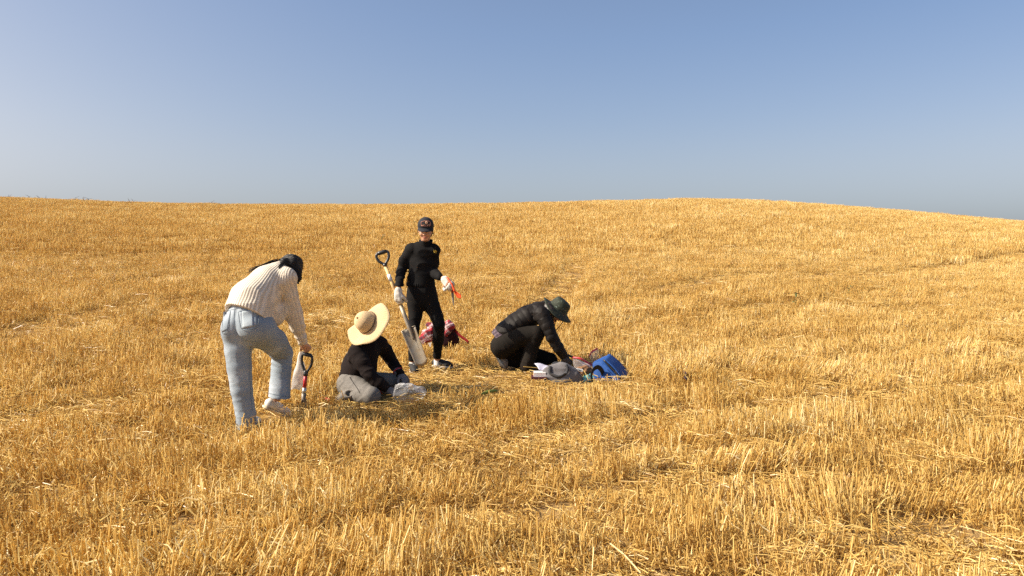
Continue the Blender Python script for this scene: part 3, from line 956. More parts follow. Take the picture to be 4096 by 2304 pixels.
def hand(f, w, d, n, curl=.7, s=1.0, infl=0.0, thumb=1, spread=1.0):
    """palm with five separate bent fingers; d wrist->knuckles, n the way the palm faces"""
    d = N3(d); n = N3(np.asarray(n, float) - d * (np.asarray(n, float) @ d)); l = np.cross(d, n) * thumb
    w = np.asarray(w, float)
    f.cone(w - d * .02, w + d * .03 * s, .023 * s + infl, .026 * s + infl, .012)
    for i, (L, lk) in enumerate(((.070, .084), (.079, .088), (.073, .084), (.058, .076))):
        off = (.027 - .0185 * i) * s * spread
        a = w + l * off * .6 + d * .02 * s
        p = w + l * off + d * lk * s
        f.cone(a, p, .0125 * s + infl, .0105 * s + infl, .010)
        dd, ang = d, 0
        for seg, inc, r in ((.45, .75, .0098), (.31, 1.05, .0088), (.26, .75, .0078)):
            ang += curl * inc * (1 + .06 * i)
            q = p + (d * math.cos(ang) + n * math.sin(ang)) * L * seg * s
            f.cone(p, q, r * s + infl, (r - .0008) * s + infl, .0035)
            p = q
    t0 = w + l * .018 * s + d * .022 * s
    t1 = t0 + (l * .030 + d * .026 + n * .012) * s
    t2 = t1 + (l * .010 + d * .026 + n * .016 * (1 + curl)) * s
    t3 = t2 + (-l * .004 + d * .020 + n * .014 * (1 + curl)) * s
    f.cone(t0, t1, .0145 * s + infl, .0115 * s + infl, .008)
    f.cone(t1, t2, .0112 * s + infl, .0100 * s + infl, .003)
    f.cone(t2, t3, .0098 * s + infl, .0085 * s + infl, .003)

def head(f, c, F, U, s=1.0):
    """skull, jaw, brow, nose, lips, cheeks, ears; returns its frame"""
    F = N3(F); U = N3(np.asarray(U, float) - F * (F @ np.asarray(U, float))); R = np.cross(F, U)
    fr = np.stack([R, F, U]); c = np.asarray(c, float)
    P = lambda r, f_, u: c + (R * r + F * f_ + U * u) * s
    f.ell(P(0, -.012, .022), np.array([.074, .094, .096]) * s, fr, .02)
    f.ell(P(0, .026, -.040), np.array([.060, .060, .074]) * s, fr, .03)
    f.ell(P(0, .062, -.093), np.array([.024, .020, .017]) * s, fr, .03)
    for q in (-1, 1):
        f.ell(P(q * .036, .066, -.028), np.array([.024, .020, .024]) * s, fr, .02)
        f.ell(P(q * .031, .094, .006), np.array([.017, .012, .011]) * s, fr, .010, mode='s')
        f.ell(P(q * .031, .078, .004), np.array([.013, .013, .012]) * s, fr, .004)
        f.cone(P(q * .014, .089, .020), P(q * .046, .078, .018), .007 * s, .006 * s, .010)
        f.ell(P(q * .076, -.006, -.006), np.array([.008, .018, .031]) * s, fr, .006)
    f.cone(P(0, .084, .012), P(0, .102, -.030), .007 * s, .0105 * s, .008)
    f.ell(P(.011, .094, -.034), np.array([.008, .009, .007]) * s, fr, .005); f.ell(P(-.011, .094, -.034), np.array([.008, .009, .007]) * s, fr, .005)
    f.ell(P(0, .083, -.060), np.array([.021, .011, .005]) * s, fr, .004)
    f.ell(P(0, .081, -.069), np.array([.018, .011, .006]) * s, fr, .003)
    return P, (R, F, U)

def fold_noise(P, freq, amp, seed=0.0):
    n = vnoise(P * np.asarray(freq) + seed)
    r = 1 - np.abs(2 * n - 1)
    return -amp * (r * r - .4)

def shoe(parent, heel, toe, up, upper, sole, width=.044, ankle=None, collar=.085, laces=None, name='shoe'):
    heel, toe, up = np.asarray(heel, float), np.asarray(toe, float), N3(up)
    f = N3(toe - heel); up = N3(up - f * (f @ up)); r = np.cross(f, up); L = np.linalg.norm(toe - heel)
    P = lambda a, b, c: heel + f * a * L + r * b + up * c
    fr = np.stack([r, f, up])
    s = Sdf(.03)
    s.chain([(P(.12, 0, .045), .036), (P(.45, 0, .042), .041), (P(.72, 0, .030), .042), (P(.87, 0, .024), .034)])
    s.cone(P(.2, 0, .05), P(.22, 0, collar), .038, .036)
    s.plane(P(0, 0, .014), up, .004)
    s.plane(P(0, 0, collar), -up, .006)
    s.cone(P(.22, 0, collar - .012), P(.22, 0, collar + .05), .026, .03, .006, mode='s')
    o = solid(name, s, .006, upper, parent, 1)
    b = Sdf(.02)
    b.chain([(P(.13, 0, .004), .041), (P(.45, 0, .004), .041), (P(.72, 0, .004), .047), (P(.86, 0, .006), .038)], frame=fr, sc=np.array([1, 1, .42]))
    solid('sole', b, .006, sole, o, 1)
    if laces is not None:
        for k in range(3):
            a = .50 + .08 * k
            V, F_ = tube(spline([P(a, -.022, .070 - .008 * k), P(a + .02, 0, .081 - .009 * k), P(a, .022, .070 - .008 * k)], 7), .0035, 6)
            link_mesh('lace', V, F_, laces, o)
    return o

def on_surface(f, mapper, zx, zy, Y0, Y1, lift=.0):
    """first hit of the view ray of a crop pixel with an implicit surface, lifted along its normal"""
    a, b = mapper(zx, zy, Y0), mapper(zx, zy, Y1)
    t = np.linspace(0, 1, 240)[:, None]
    d = f(a + (b - a) * t)
    k = int(np.argmax(d < 0)) if (d < 0).any() else int(np.argmin(d))
    if k > 0 and d[k] < 0:
        w = d[k - 1] / (d[k - 1] - d[k]); tt = t[k - 1] + (t[k] - t[k - 1]) * w
    else: tt = t[k]
    p = (a + (b - a) * tt).reshape(3)
    e = .004
    g = np.array([f((p + np.eye(3)[i] * e)[None])[0] - f((p - np.eye(3)[i] * e)[None])[0] for i in range(3)])
    return p + N3(g) * lift

def stitch(name, f, mapper, pts, Y0, Y1, rad, mat, parent, n=24, lift=.001):
    pp = spline([np.array([x, y, 0.]) for x, y in pts], n)
    w = [on_surface(f, mapper, q[0], q[1], Y0, Y1, lift) for q in pp]
    V, F_ = tube(w, rad, 5)
    return link_mesh(name, V, F_, mat, parent)

def patch_on(name, f, mapper, corners, Y0, Y1, mat, parent, thick=.003, lift=.003, n=10):
    """four-cornered cloth patch laid on a surface"""
    A, B, C, D = [np.array(c, float) for c in corners]
    G = np.zeros((n, n, 3))
    for i in range(n):
        for j in range(n):
            u, v = i / (n - 1), j / (n - 1)
            q = (A * (1 - v) + B * v) * (1 - u) + (D * (1 - v) + C * v) * u
            G[i, j] = on_surface(f, mapper, q[0], q[1], Y0, Y1, lift)
    V, F_ = sheet(G, thick)
    return link_mesh(name, V, F_, mat, parent)

def axis_dist(P, pts):
    best = np.full(len(P), 1e9); par = np.zeros(len(P)); acc = 0
    for a, b in zip(pts[:-1], pts[1:]):
        d = b - a; L = np.linalg.norm(d)
        t = np.clip((P - a) @ d / (L * L), 0, 1)
        v = np.linalg.norm(P - a - t[:, None] * d, axis=1)
        m = v < best
        best[m] = v[m]; par[m] = acc + t[m] * L
        acc += L
    return best, par

def hair_strands(name, curves, rad, mat, parent):
    V, F_ = [], []
    for c in curves:
        n = len(c); r = [rad * (1 - .85 * (i / (n - 1)) ** 2) for i in range(n)]
        v, f_ = tube(c, r, 5)
        o = sum(len(x) for x in V); V.append(v); F_ += [tuple(k + o for k in q) for q in f_]
    return link_mesh(name, np.concatenate(V), F_, mat, parent)

# ================================================================== bending woman in the cream sweater
def build_bending_person():
    Z = zoomer(800, 980, 1.906)
    base = Z(350, 1440, 6.08); base[2] = gz(base[0], base[1])
    T = thing('person', 'person in cream knit sweater and light blue jeans bending over a small spade', 'person', base)
    hipL, hipR = Z(290, 640, 6.17), Z(455, 640, 6.15)
    neck, chest, waist = Z(622, 178, 6.50), Z(520, 285, 6.38), Z(375, 540, 6.17)
    # body
    b = Sdf(.03)
    b.chain([(waist, .10), (Z(430, 420, 6.25), .11), (chest, .10), (neck, .045), (Z(665, 172, 6.55), .05)])
    b.chain([(waist, .10), (Z(375, 620, 6.19), .12)])
    b.chain([(hipL, .085), (Z(312, 980, 6.14), .055), (Z(345, 1375, 6.12), .035)])
    b.chain([(hipR, .085), (Z(628, 815, 6.47), .055), (Z(590, 1165, 6.38), .033)])
    P, hf = head(b, Z(688, 192, 6.60), (.45, .62, -.65), (.62, .35, .70), .98)
    shR, elR, wrR = Z(668, 240, 6.38), Z(722, 520, 6.50), Z(786, 748, 6.62)
    b.chain([(chest, .07), (shR, .05), (elR, .038), (wrR, .024)])
    shL, elL, wrL = Z(475, 262, 6.47), Z(430, 420, 6.64), Z(510, 570, 6.60)
    b.chain([(chest, .07), (shL, .05), (elL, .038), (wrL, .024)])
    hand(b, wrR, Z(822, 800, 6.66) - wrR, np.array([.25, .75, -.65]), .95, .95, thumb=-1)
    hand(b, wrL, np.array([.5, .2, -.6]), np.array([.1, -.9, -.3]), .5, .95, thumb=1)
    solid('body', b, .006, M_SKIN, T, 1)
    # jeans
    j = Sdf(.05)
    j.ell(Z(375, 610, 6.18), (.185, .135, .15), None, .05)
    j.cone(Z(372, 590, 6.17), Z(385, 480, 6.19), .165, .150, .05)
    j.ell(Z(250, 640, 6.13), (.085, .12, .105), None, .04)
    j.ell(Z(405, 635, 6.10), (.125, .125, .110), None, .03)
    legL = [(Z(287, 690, 6.15), .108), (Z(291, 800, 6.14), .101), (Z(300, 930, 6.13), .093), (Z(318, 1110, 6.12), .081), (Z(350, 1290, 6.12), .075), (Z(356, 1415, 6.12), .075)]
    legR = [(Z(458, 660, 6.14), .118), (Z(560, 735, 6.30), .106), (Z(628, 825, 6.46), .083), (Z(617, 960, 6.43), .079), (Z(604, 1170, 6.37), .087)]
    j.chain(legL, .045); j.chain(legR, .05)
    hemL, hemR = Z(358, 1400, 6.12), Z(604, 1160, 6.37)
    aL, aR = np.array([p for p, _ in legL]), np.array([p for p, _ in legR])
    # hem cuts and hollow trouser legs
    axL, axR = N3(legL[-2][0] - legL[-1][0]), N3(legR[-2][0] - legR[-1][0])
    j.cone(hemL - axL * .03, hemL + axL * .10, .070, .060, .004, mode='s')
    j.cone(hemR - axR * .03, hemR + axR * .08, .074, .062, .004, mode='s')
    cutR = np.array([.12, .0, 1.0])
    waist_ax = N3(chest - waist)
    def jeans_disp(Pt):
        dL, tL = axis_dist(Pt, aL); dR, tR = axis_dist(Pt, aR)
        t = np.where(dL < dR, tL, tR + 7)
        low = np.clip((np.where(dL < dR, tL, tR * 1.35) - .18) / .25, 0, 1)
        q = np.stack([t * 15, Pt[:, 0] * 6 + Pt[:, 2] * 5, Pt[:, 1] * 5], 1)
        d = fold_noise(q * np.array([1.3, 1.5, 1.4]), 1.0, .0018, 3.0) * low + fold_noise(q * np.array([2.6, 3.0, 2.8]), 1.0, .003, 13.0) * (.25 + .75 * low) + fold_noise(Pt, (20, 20, 24), .002, 8.0)
        kn = np.exp(-((Pt - Z(600, 850, 6.42)) ** 2).sum(1) / .008)
        d = d + kn * .006 * np.sin((Pt @ np.array([.35, 0, 1.0])) * 150)
        # centre-back seam groove
        ss = [Z(265, 470, 6.0), Z(260, 560, 6.0), Z(268, 640, 6.0), Z(300, 695, 6.05), Z(390, 742, 6.1)]
        a = np.array(ss); a[:, 1] = 0; Q = Pt.copy(); Q[:, 1] = 0
        g, _ = axis_dist(Q, a)
        front = Pt[:, 1] < 6.15
        return d + np.where(front, .008 * np.exp(-(g / .016) ** 2), 0)
    j.plane(waist + waist_ax * .16, -waist_ax, .004)
    j.disp = jeans_disp
    V, Q = polygonise(j, .006)
    # trim the trouser legs at the hems (only near each hem)
    c = V[Q].mean(1)
    dL, _ = axis_dist(c, aL); dR, _ = axis_dist(c, aR)
    kill = ((dL < dR) & ((c - hemL) @ axL < 0) & (c[:, 2] < base[2] + .3)) | ((dR < dL) & ((c - hemR) @ N3(cutR) < 0) & (c[:, 2] < Z(604, 1000, 6.37)[2]))
    Q = Q[~kill]; used = np.unique(Q); mp = -np.ones(len(V), int); mp[used] = np.arange(len(used)); V, Q = V[used], mp[Q]
    jeans = link_mesh('jeans', relax(V, Q, 1), Q, M_DENIM, T)
    Yr = (5.6, 6.6)
    pk = patch_on('back_pocket', j, Z, [(292, 512), (434, 482), (440, 616), (318, 640)], *Yr, M_DENIM, jeans, .003, .0005)
    patch_on('back_pocket', j, Z, [(182, 512), (232, 508), (206, 648), (170, 664)], *Yr, M_DENIM, jeans, .003, .0005)
    patch_on('phone_outline', j, Z, [(322, 506), (402, 494), (404, 622), (328, 634)], *Yr, M_DENIM_PALE, pk, .004, .003)
    for pp in ([(292, 512), (434, 482), (440, 616), (385, 640), (318, 640), (292, 512)], [(182, 512), (232, 508), (206, 648), (170, 664), (182, 512)]):
        stitch('pocket_stitching', j, Z, pp, *Yr, .0016, M_THREAD, jeans, 40, .003)
    stitch('centre_seam', j, Z, [(266, 478), (260, 560), (268, 640), (300, 695), (385, 740)], *Yr, .0016, M_THREAD, jeans, 30, .0)
    stitch('inseam', j, Z, [(388, 760), (376, 900), (383, 1050), (392, 1180), (400, 1270)], *Yr, .0016, M_THREAD, jeans, 30, .0)
    stitch('waistband_seam', j, Z, [(205, 505), (265, 488), (340, 482), (430, 496), (500, 535)], *Yr, .0016, M_THREAD, jeans, 24, .001)
    stitch('hem_stitching', j, Z, [(520, 1128), (560, 1138), (620, 1150), (690, 1158)], 5.9, 6.6, .0016, M_THREAD, jeans, 20, .001)
    # sweater
    s = Sdf(.06)
    tor = [(Z(360, 565, 6.17), .196), (Z(405, 430, 6.24), .180), (Z(520, 285, 6.37), .138)]
    s.chain(tor, .05)
    s.cone(Z(455, 262, 6.44), Z(650, 252, 6.38), .076, .080, .05)
    s.cone(Z(590, 200, 6.44), Z(628, 172, 6.50), .07, .062, .05)
    slR = [(Z(662, 252, 6.38), .074), (Z(688, 380, 6.42), .066), (Z(716, 520, 6.49), .070), (Z(748, 640, 6.56), .058), (Z(783, 742, 6.62), .036)]
    slL = [(shL, .065), (elL, .062), (Z(470, 500, 6.62), .06), (wrL, .04)]
    s.chain(slR, .035); s.chain(slL, .03)
    s.ell(Z(575, 520, 6.36), (.075, .10, .10), None, .06)
    aR2, aT, aL2 = np.array([p for p, _ in slR]), np.array([p for p, _ in tor]), np.array([p for p, _ in slL])
    lat = N3(Z(640, 300, 6.30) - Z(420, 200, 6.50)); lat = N3(lat - waist_ax * (lat @ waist_ax))
    arm_ax = N3(aR2[-1] - aR2[0]); alat = N3(np.cross(arm_ax, (0.15, 1, 0)))
    hemC = Z(362, 548, 6.17)
    hem_n = N3(np.array([.30, .52, .80]))
    s.plane(hemC, hem_n, .006)
    s.cone(hemC - hem_n * .05, hemC + hem_n * .055, .158, .150, .004, mode='s')
    s.plane(Z(785, 748, 6.63), N3(aR2[-2] - aR2[-1]), .004)
    s.cone(wrR, Z(775, 715, 6.61), .026, .024, .003, mode='s')
    s.plane(neck + (neck - chest) * .25, -(neck - chest), .01)
    def rib_u(Pt):
        dT, tT = axis_dist(Pt, aT); dR, tR = axis_dist(Pt, aR2)
        onarm = (dR - .075 < dT - .165) & (Pt[:, 0] > aT[2][0] + .03)
        taper = 1 / np.clip(1.0 - .55 * np.clip(tT / .42, 0, 1), .4, 1)
        cT = (Pt - aT[0]) - np.outer((Pt - aT[0]) @ waist_ax, waist_ax)
        uT = (cT @ lat) * (.6 + .4 * taper) / .0215
        q = Pt - aR2[0]
        uA = (q @ alat) / .0185
        return np.where(onarm, uA, uT), onarm, tT, tR
    def sweater_disp(Pt):
        u, onarm, tT, tR = rib_u(Pt)
        d = .0017 * np.cos(2 * math.pi * u)
        d = d + fold_noise(Pt, (7, 7, 7), .010, 5.0)
        d = d + np.where(onarm, fold_noise(np.stack([tR * 16, Pt[:, 0] * 7, Pt[:, 1] * 7], 1), 1.0, .012, 2.0) * np.clip((tR - .2) / .2, 0, 1), 0)
        return d
    s.disp = sweater_disp
    sw = solid('sweater', s, .0055, M_SWEATER, T, 0, attr=lambda V: {'rib': np.stack([rib_u(V)[0] * 2 * math.pi, V[:, 2] * 400, V[:, 0]], 1)})
    cuff = Sdf(.01)
    cuff.cone(Z(774, 712, 6.605), Z(786, 745, 6.625), .041, .038)
    cuff.plane(Z(787, 750, 6.63), N3(aR2[-2] - aR2[-1]), .003); cuff.plane(Z(772, 706, 6.6), -N3(aR2[-2] - aR2[-1]), .003)
    cuff.cone(wrR - arm_ax * .03, wrR + arm_ax * .05, .028, .028, .003, mode='s')
    ang = lambda V: np.arctan2((V - wrR) @ np.cross(arm_ax, alat), (V - wrR) @ alat)
    solid('cuff', cuff, .004, M_SWEATER, sw, 1, attr=lambda V: {'rib': np.stack([ang(V) * 14, V[:, 2] * 300, V[:, 0]], 1)})
    # hair: cap plus long locks blown over the back and hanging by the cheek
    R, F, U = hf
    h = Sdf(.03)
    fr = np.stack([R, F, U])
    h.ell(P(0, -.020, .034), (.084, .098, .098), fr, .02)
    h.ell(P(0, -.055, -.01), (.078, .062, .09), fr, .03)
    h.chain([(Z(650, 140, 6.52), .042), (Z(580, 134, 6.47), .020), (Z(508, 150, 6.42), .009), (Z(440, 180, 6.37), .004)], .03)
    h.chain([(Z(700, 150, 6.52), .06), (Z(735, 200, 6.52), .045), (Z(748, 250, 6.50), .028), (Z(748, 288, 6.49), .008)], .03)
    h.chain([(Z(640, 140, 6.48), .045), (Z(612, 160, 6.42), .022), (Z(600, 185, 6.38), .007)], .02)
    h.ell(P(0, .085, -.035), (.05, .05, .075), fr, .015, mode='s')
    hd = np.array([F + U])[0]
    h.disp = lambda Pt: .004 * np.sin((Pt @ np.array([0.4, .5, 1.0])) * 260 + 4 * vnoise(Pt * 18)) + fold_noise(Pt, 24, .004, 9)
    hair = solid('hair', h, .005, M_HAIR, T, 0)
    rr = np.random.default_rng(4)
    cs = []
    for k in range(26):
        e = rr.normal(0, 1, 2)
        cs.append(spline([Z(640 + e[0] * 8, 122 + e[1] * 8, 6.50), Z(560 + e[0] * 6, 126 + e[1] * 9, 6.45), Z(470 + e[0] * 12, 158 + e[1] * 7, 6.38), Z(405 - abs(e[0]) * 14, 190 + e[1] * 6, 6.36), Z(352 + 45 * rr.random(), 216 + e[1] * 6, 6.36)], 12))
    for k in range(14):
        e = rr.normal(0, 1, 2)
        cs.append(spline([Z(640 + e[0] * 10, 140, 6.44), Z(618 + e[0] * 8, 160 + e[1] * 4, 6.37), Z(600 + e[0] * 10, 185 + e[1] * 8, 6.33)], 8))
        cs.append(spline([Z(735 + e[0] * 8, 200, 6.47), Z(715 + e[0] * 12, 232 + e[1] * 6, 6.42), Z(680 + e[0] * 16, 240 + e[1] * 5, 6.36)], 8))
    hair_strands('loose_strands', cs, .0022, M_HAIR, hair)
    # shoes
    up = (0, 0, 1)
    shoe(T, Z(478, 1232, 6.34) , Z(688, 1322, 6.60), (.25, -.15, 1), M_WHITE_SHOE, M_RUBBER, laces=M_WHITE_SHOE)
    g = base
    gl = Z(355, 1440, 6.06)
    shoe(T, [gl[0] - .03, 6.06, gz(gl[0], 6.06) + .012], [gl[0] + .02, 6.31, gz(gl[0], 6.31) + .012], up, M_WHITE_SHOE, M_RUBBER)
    CLEAR.append((gl[0], 6.17, .10, .17)); 
    t2 = Z(590, 1300, 6.48); CLEAR.append((t2[0], 6.48, .13, .16))
    TRAMPLE.append((t2[0], 6.5, .30)); TRAMPLE.append((t2[0] - .02, 6.22, .22))
    return T, Z


# ================================================================== kneeling woman under the straw hat
def hat_mesh(center, n, x_dir, profile, brim_h, n_th=72, rscale=None):
    """surface of revolution about n with a waved brim; profile = (radius, height); brim_h(theta, r) adds height"""
    n = N3(n); x = N3(np.asarray(x_dir, float) - n * (n @ np.asarray(x_dir, float))); y = np.cross(n, x)
    V, W, F = [], [], []
    acc = 0; last = None
    for (r, h) in profile:
        if last is not None: acc += math.hypot(r - last[0], h - last[1])
        last = (r, h)
        for k in range(n_th):
            t = 2 * math.pi * k / n_th
            hh = h + brim_h(t, r)
            rr_ = r if rscale is None or r < .112 else .112 + (r - .112) * (1 + (rscale(t) - 1) * .245 / .133)
            V.append(center + x * rr_ * math.cos(t) + y * rr_ * math.sin(t) + n * hh)
            W.append((acc, t, r))
    m = len(profile)
    for i in range(m - 1):
        for k in range(n_th):
            k2 = (k + 1) % n_th
            F.append((i * n_th + k, i * n_th + k2, (i + 1) * n_th + k2, (i + 1) * n_th + k))
    return np.array(V), np.array(W), F, (x, y, n)

def hat_object(name, parent, center, n, x_dir, outer, thick, brim_h, mat, n_th=72, rscale=None):
    prof = [(max(r, .0008), h) for r, h in outer]
    inner = []
    P = np.array(prof)
    for i in range(len(P) - 1, -1, -1):
        d = P[min(i + 1, len(P) - 1)] - P[max(i - 1, 0)]; d = d / (np.linalg.norm(d) + 1e-9)
        nn = np.array([-d[1], d[0]])
        q = P[i] + nn * -thick if d[0] >= 0 else P[i] + nn * thick
        inner.append((max(q[0], .0004), q[1] - thick * .2))
    V, W, F, fr = hat_mesh(center, n, x_dir, prof + inner, brim_h, n_th, rscale)
    m = len(prof) + len(inner)
    for i0 in (0, (m - 1) * n_th): F.append(tuple(range(i0, i0 + n_th)) if i0 else tuple(range(n_th - 1, -1, -1)))
    o = link_mesh(name, V, F, mat, parent, attrs={'weave': np.stack([W[:, 0] * 2 * math.pi / .0085, W[:, 1] * 55, W[:, 2]], 1)})
    return o, fr

def build_kneeling_person():
    Z = zoomer(1320, 1180, 3.15)
    base = Z(400, 1300, 7.2); base[2] = gz(base[0], base[1])
    T = thing('person', 'person kneeling in black top and grey leggings under a wide straw sun hat', 'person', base)
    gnd = lambda p, h: np.array([p[0], p[1], gz(p[0], p[1]) + h])
    pel = Z(305, 1105, 7.27)
    kneeR = gnd(Z(520, 1240, 6.93), .085); ankR = gnd(Z(185, 1290, 7.06), .055)
    kneeL = Z(900, 1085, 7.40); kneeL[2] = max(kneeL[2], gz(kneeL[0], kneeL[1]) + .085); ankL = gnd(Z(520, 1200, 7.48), .06)
    sR, eR, wR = Z(330, 748, 7.14), Z(500, 1010, 7.02), Z(725, 1192, 7.04)
    sL, eL, wL = Z(612, 622, 7.40), Z(765, 815, 7.52), Z(884, 1005, 7.36)
    neck = Z(470, 600, 7.27); hc = Z(499, 415, 7.245)
    b = Sdf(.03)
    b.chain([(pel, .12), (Z(380, 880, 7.27), .12), (Z(440, 730, 7.28), .10), (Z(478, 620, 7.29), .05), (Z(490, 500, 7.28), .05)])
    b.chain([(pel, .09), (Z(262, 1130, 7.19), .08), (kneeR, .05), (ankR, .035)]); b.chain([(pel, .09), (Z(340, 1105, 7.33), .08), (kneeL, .055), (ankL, .035)])
    b.chain([(Z(440, 740, 7.28), .07), (sR, .05), (eR, .04), (wR, .026)]); b.chain([(Z(440, 740, 7.28), .07), (sL, .05), (eL, .04), (wL, .026)])
    Un = N3(np.array([-.60, -.68, .42])); hc = Z(474, 350, 7.20) - Un * .045
    P, hf = head(b, hc, (.62, .05, .78), Un, .95)
    hand(b, wR, Z(850, 1240, 7.0) - wR, (.2, .3, -.9), .7, .9, thumb=1)
    hand(b, wL, Z(975, 1110, 7.28) - wL, (.1, -.3, -.9), .7, .9, thumb=-1)
    solid('body', b, .007, M_SKIN, T, 1)
    # leggings
    L = Sdf(.06)
    L.ell(Z(290, 1120, 7.26), (.135, .18, .125))
    L.chain([(Z(262, 1130, 7.19), .118), (kneeR + np.array([-.05, .05, .0]), .092), (kneeR, .08)], .05)
    L.chain([(kneeR, .078), ((kneeR + ankR) / 2, .066), (ankR, .045)], .02)
    L.chain([(Z(340, 1105, 7.33), .110), (kneeL, .072)], .05)
    L.chain([(kneeL, .070), ((kneeL + ankL) / 2, .060), (ankL, .045)], .02)
    L.disp = lambda Pt: fold_noise(np.stack([Pt[:, 0] * 9 + Pt[:, 2] * 9, Pt[:, 1] * 9, (Pt[:, 2] - Pt[:, 0]) * 26], 1), 1.0, .006, 4.0)
    leg = solid('leggings', L, .007, M_HEATHER, T, 1)
    stitch('side_seam', L, Z, [(250, 1035), (290, 1100), (340, 1170), (380, 1238)], 6.6, 7.6, .0025, M_BLACK, leg, 20, .001)
    # top
    s = Sdf(.06)
    s.chain([(Z(318, 1060, 7.27), .150), (Z(372, 900, 7.27), .160), (Z(428, 740, 7.28), .138), (Z(475, 640, 7.30), .055)], .05)
    s.cone(sR, sL, .070, .070, .05)
    armR = [(sR, .078), (Z(415, 870, 7.06), .066), (eR, .060), (Z(620, 1110, 7.02), .052), (wR, .040)]
    armL = [(sL, .078), (Z(700, 700, 7.46), .066), (eL, .058), (Z(830, 915, 7.44), .050), (wL, .040)]
    s.chain(armR, .03); s.chain(armL, .03)
    s.plane(Z(310, 1085, 7.27), N3(np.array([.28, .10, .95])), .006)
    s.plane(wR + N3(wR - eR) * .012, -N3(wR - eR), .003) if False else None
    a1, a2 = np.array([p for p, _ in armR]), np.array([p for p, _ in armL])
    def dd(Pt):
        d1, t1 = axis_dist(Pt, a1); d2, t2 = axis_dist(Pt, a2)
        t = np.where(d1 < d2, t1, t2 + 3)
        arm = np.minimum(d1, d2) < .10
        return np.where(arm, fold_noise(np.stack([t * 20, Pt[:, 0] * 6, Pt[:, 2] * 6], 1), 1.0, .008, 1.0), 0) + fold_noise(Pt, (6, 6, 15), .009, 7.0)
    s.disp = dd
    solid('long_sleeve_top', s, .007, M_BLACK_KNIT, T, 1)
    # red-trimmed work gloves with grey cuffs
    for w, e, aim, pn, th in ((wR, eR, Z(850, 1240, 7.0), (.2, .3, -.9), 1), (wL, eL, Z(975, 1110, 7.28), (.1, -.3, -.9), -1)):
        g = Sdf(.012); ax = N3(aim - w)
        hand(g, w, aim - w, pn, .7, .95, .003, th)
        g.cone(w - ax * .045, w + ax * .03, .046, .033, .01)
        go = solid('glove', g, .005, M_GLOVE_G, T, 1)
        A, B_, _ = frame_of(ax)
        V, F_ = tube([w - ax * .045 + .047 * (A * math.cos(t) + B_ * math.sin(t)) for t in np.linspace(0, 2 * math.pi, 25)], .0055, 6)
        link_mesh('red_trim', V, F_, M_RED_CLOTH, go)
    # hair under the hat, shoe soles
    h = Sdf(.03); R, F, U = hf; fr = np.stack([R, F, U])
    h.ell(P(0, -.006, .02), (.078, .092, .088), fr); h.chain([(P(0, -.03, -.05), .05), (Z(485, 560, 7.31), .04)])
    h.disp = lambda Pt: fold_noise(Pt, 24, .004, 9)
    solid('hair', h, .007, M_HAIR, T, 1)
    a = gnd(Z(330, 1300, 7.12), .05); t_ = gnd(Z(80, 1300, 7.0), .02)
    shoe(T, gnd(Z(300, 1310, 7.02), .06), gnd(Z(85, 1318, 6.98), .02), (.1, -.75, .65), M_GREY_SHOE, M_PALE_SOLE, collar=.08)
    shoe(T, ankL + np.array([.04, .02, .0]), ankL + np.array([-.20, .06, -.02]), (.1, .75, .65), M_GREY_SHOE, M_PALE_SOLE, collar=.08)
    # hat
    n = N3(np.array([-.60, -.68, .42])); cen = Z(474, 350, 7.20)
    e1 = np.array([.54, 0, .84])
    tab_a = np.radians([0, 47, 90, 115, 140, 180, 223, 265, 305, 360]); tab_h = np.array([-.015, -.022, -.012, .006, .036, .032, .022, -.075, -.06, -.015])
    tab_r = np.array([.95, 1.07, 1.02, .97, .95, 1.02, 1.04, .66, .80, .95])
    def brim(t, r):
        return float(np.interp(t % (2 * math.pi), tab_a, tab_h)) * float(smooth(.115, .25, r)) + .006 * math.sin(5 * t + 1) * float(smooth(.15, .25, r))
    outer = [(0, .130), (.02, .128), (.045, .120), (.068, .104), (.084, .082), (.094, .055), (.100, .028), (.104, .004), (.112, -.004), (.13, -.005), (.16, -.004), (.185, -.003), (.212, -.004), (.235, -.008)]
    # e2 direction on the brim: the screen-right-down side
    x = N3(e1 - n * (n @ e1)); y = np.cross(n, x)
    sgn = 1 if y @ np.array([.84, 0, -.54]) > 0 else -1
    bh = brim if sgn > 0 else (lambda t, r: brim(-t, r))
    rs = (lambda a: float(np.interp((a if sgn > 0 else -a) % (2 * math.pi), tab_a, tab_r)))
    hat, hfr = hat_object('straw_hat', T, cen, n, e1, outer, .004, bh, M_STRAW_HAT, 96, rs)
    V, F_ = tube([cen + n * .009 + .1055 * (hfr[0] * math.cos(t) + hfr[1] * math.sin(t)) for t in np.linspace(0, 2 * math.pi, 60)], .0045, 6)
    link_mesh('hat_band', V, F_, M_HAT_BAND, hat)
    k = Sdf(.01); k.ell(cen + n * .133, (.013, .013, .009)); solid('top_knot', k, .003, M_STRAW_PLAIN, hat, 1)
    for q, rx, ry in ((Z(370, 1200, 7.06), .26, .17), (Z(690, 1120, 7.35), .22, .12), (base, .26, .20), (kneeR, .12, .12), (kneeL, .14, .12), (ankR, .17, .12)): CLEAR.append((q[0], q[1], rx, ry))
    TRAMPLE.append((Z(700, 1200, 7.2)[0], 7.25, .45))
    return T, Z

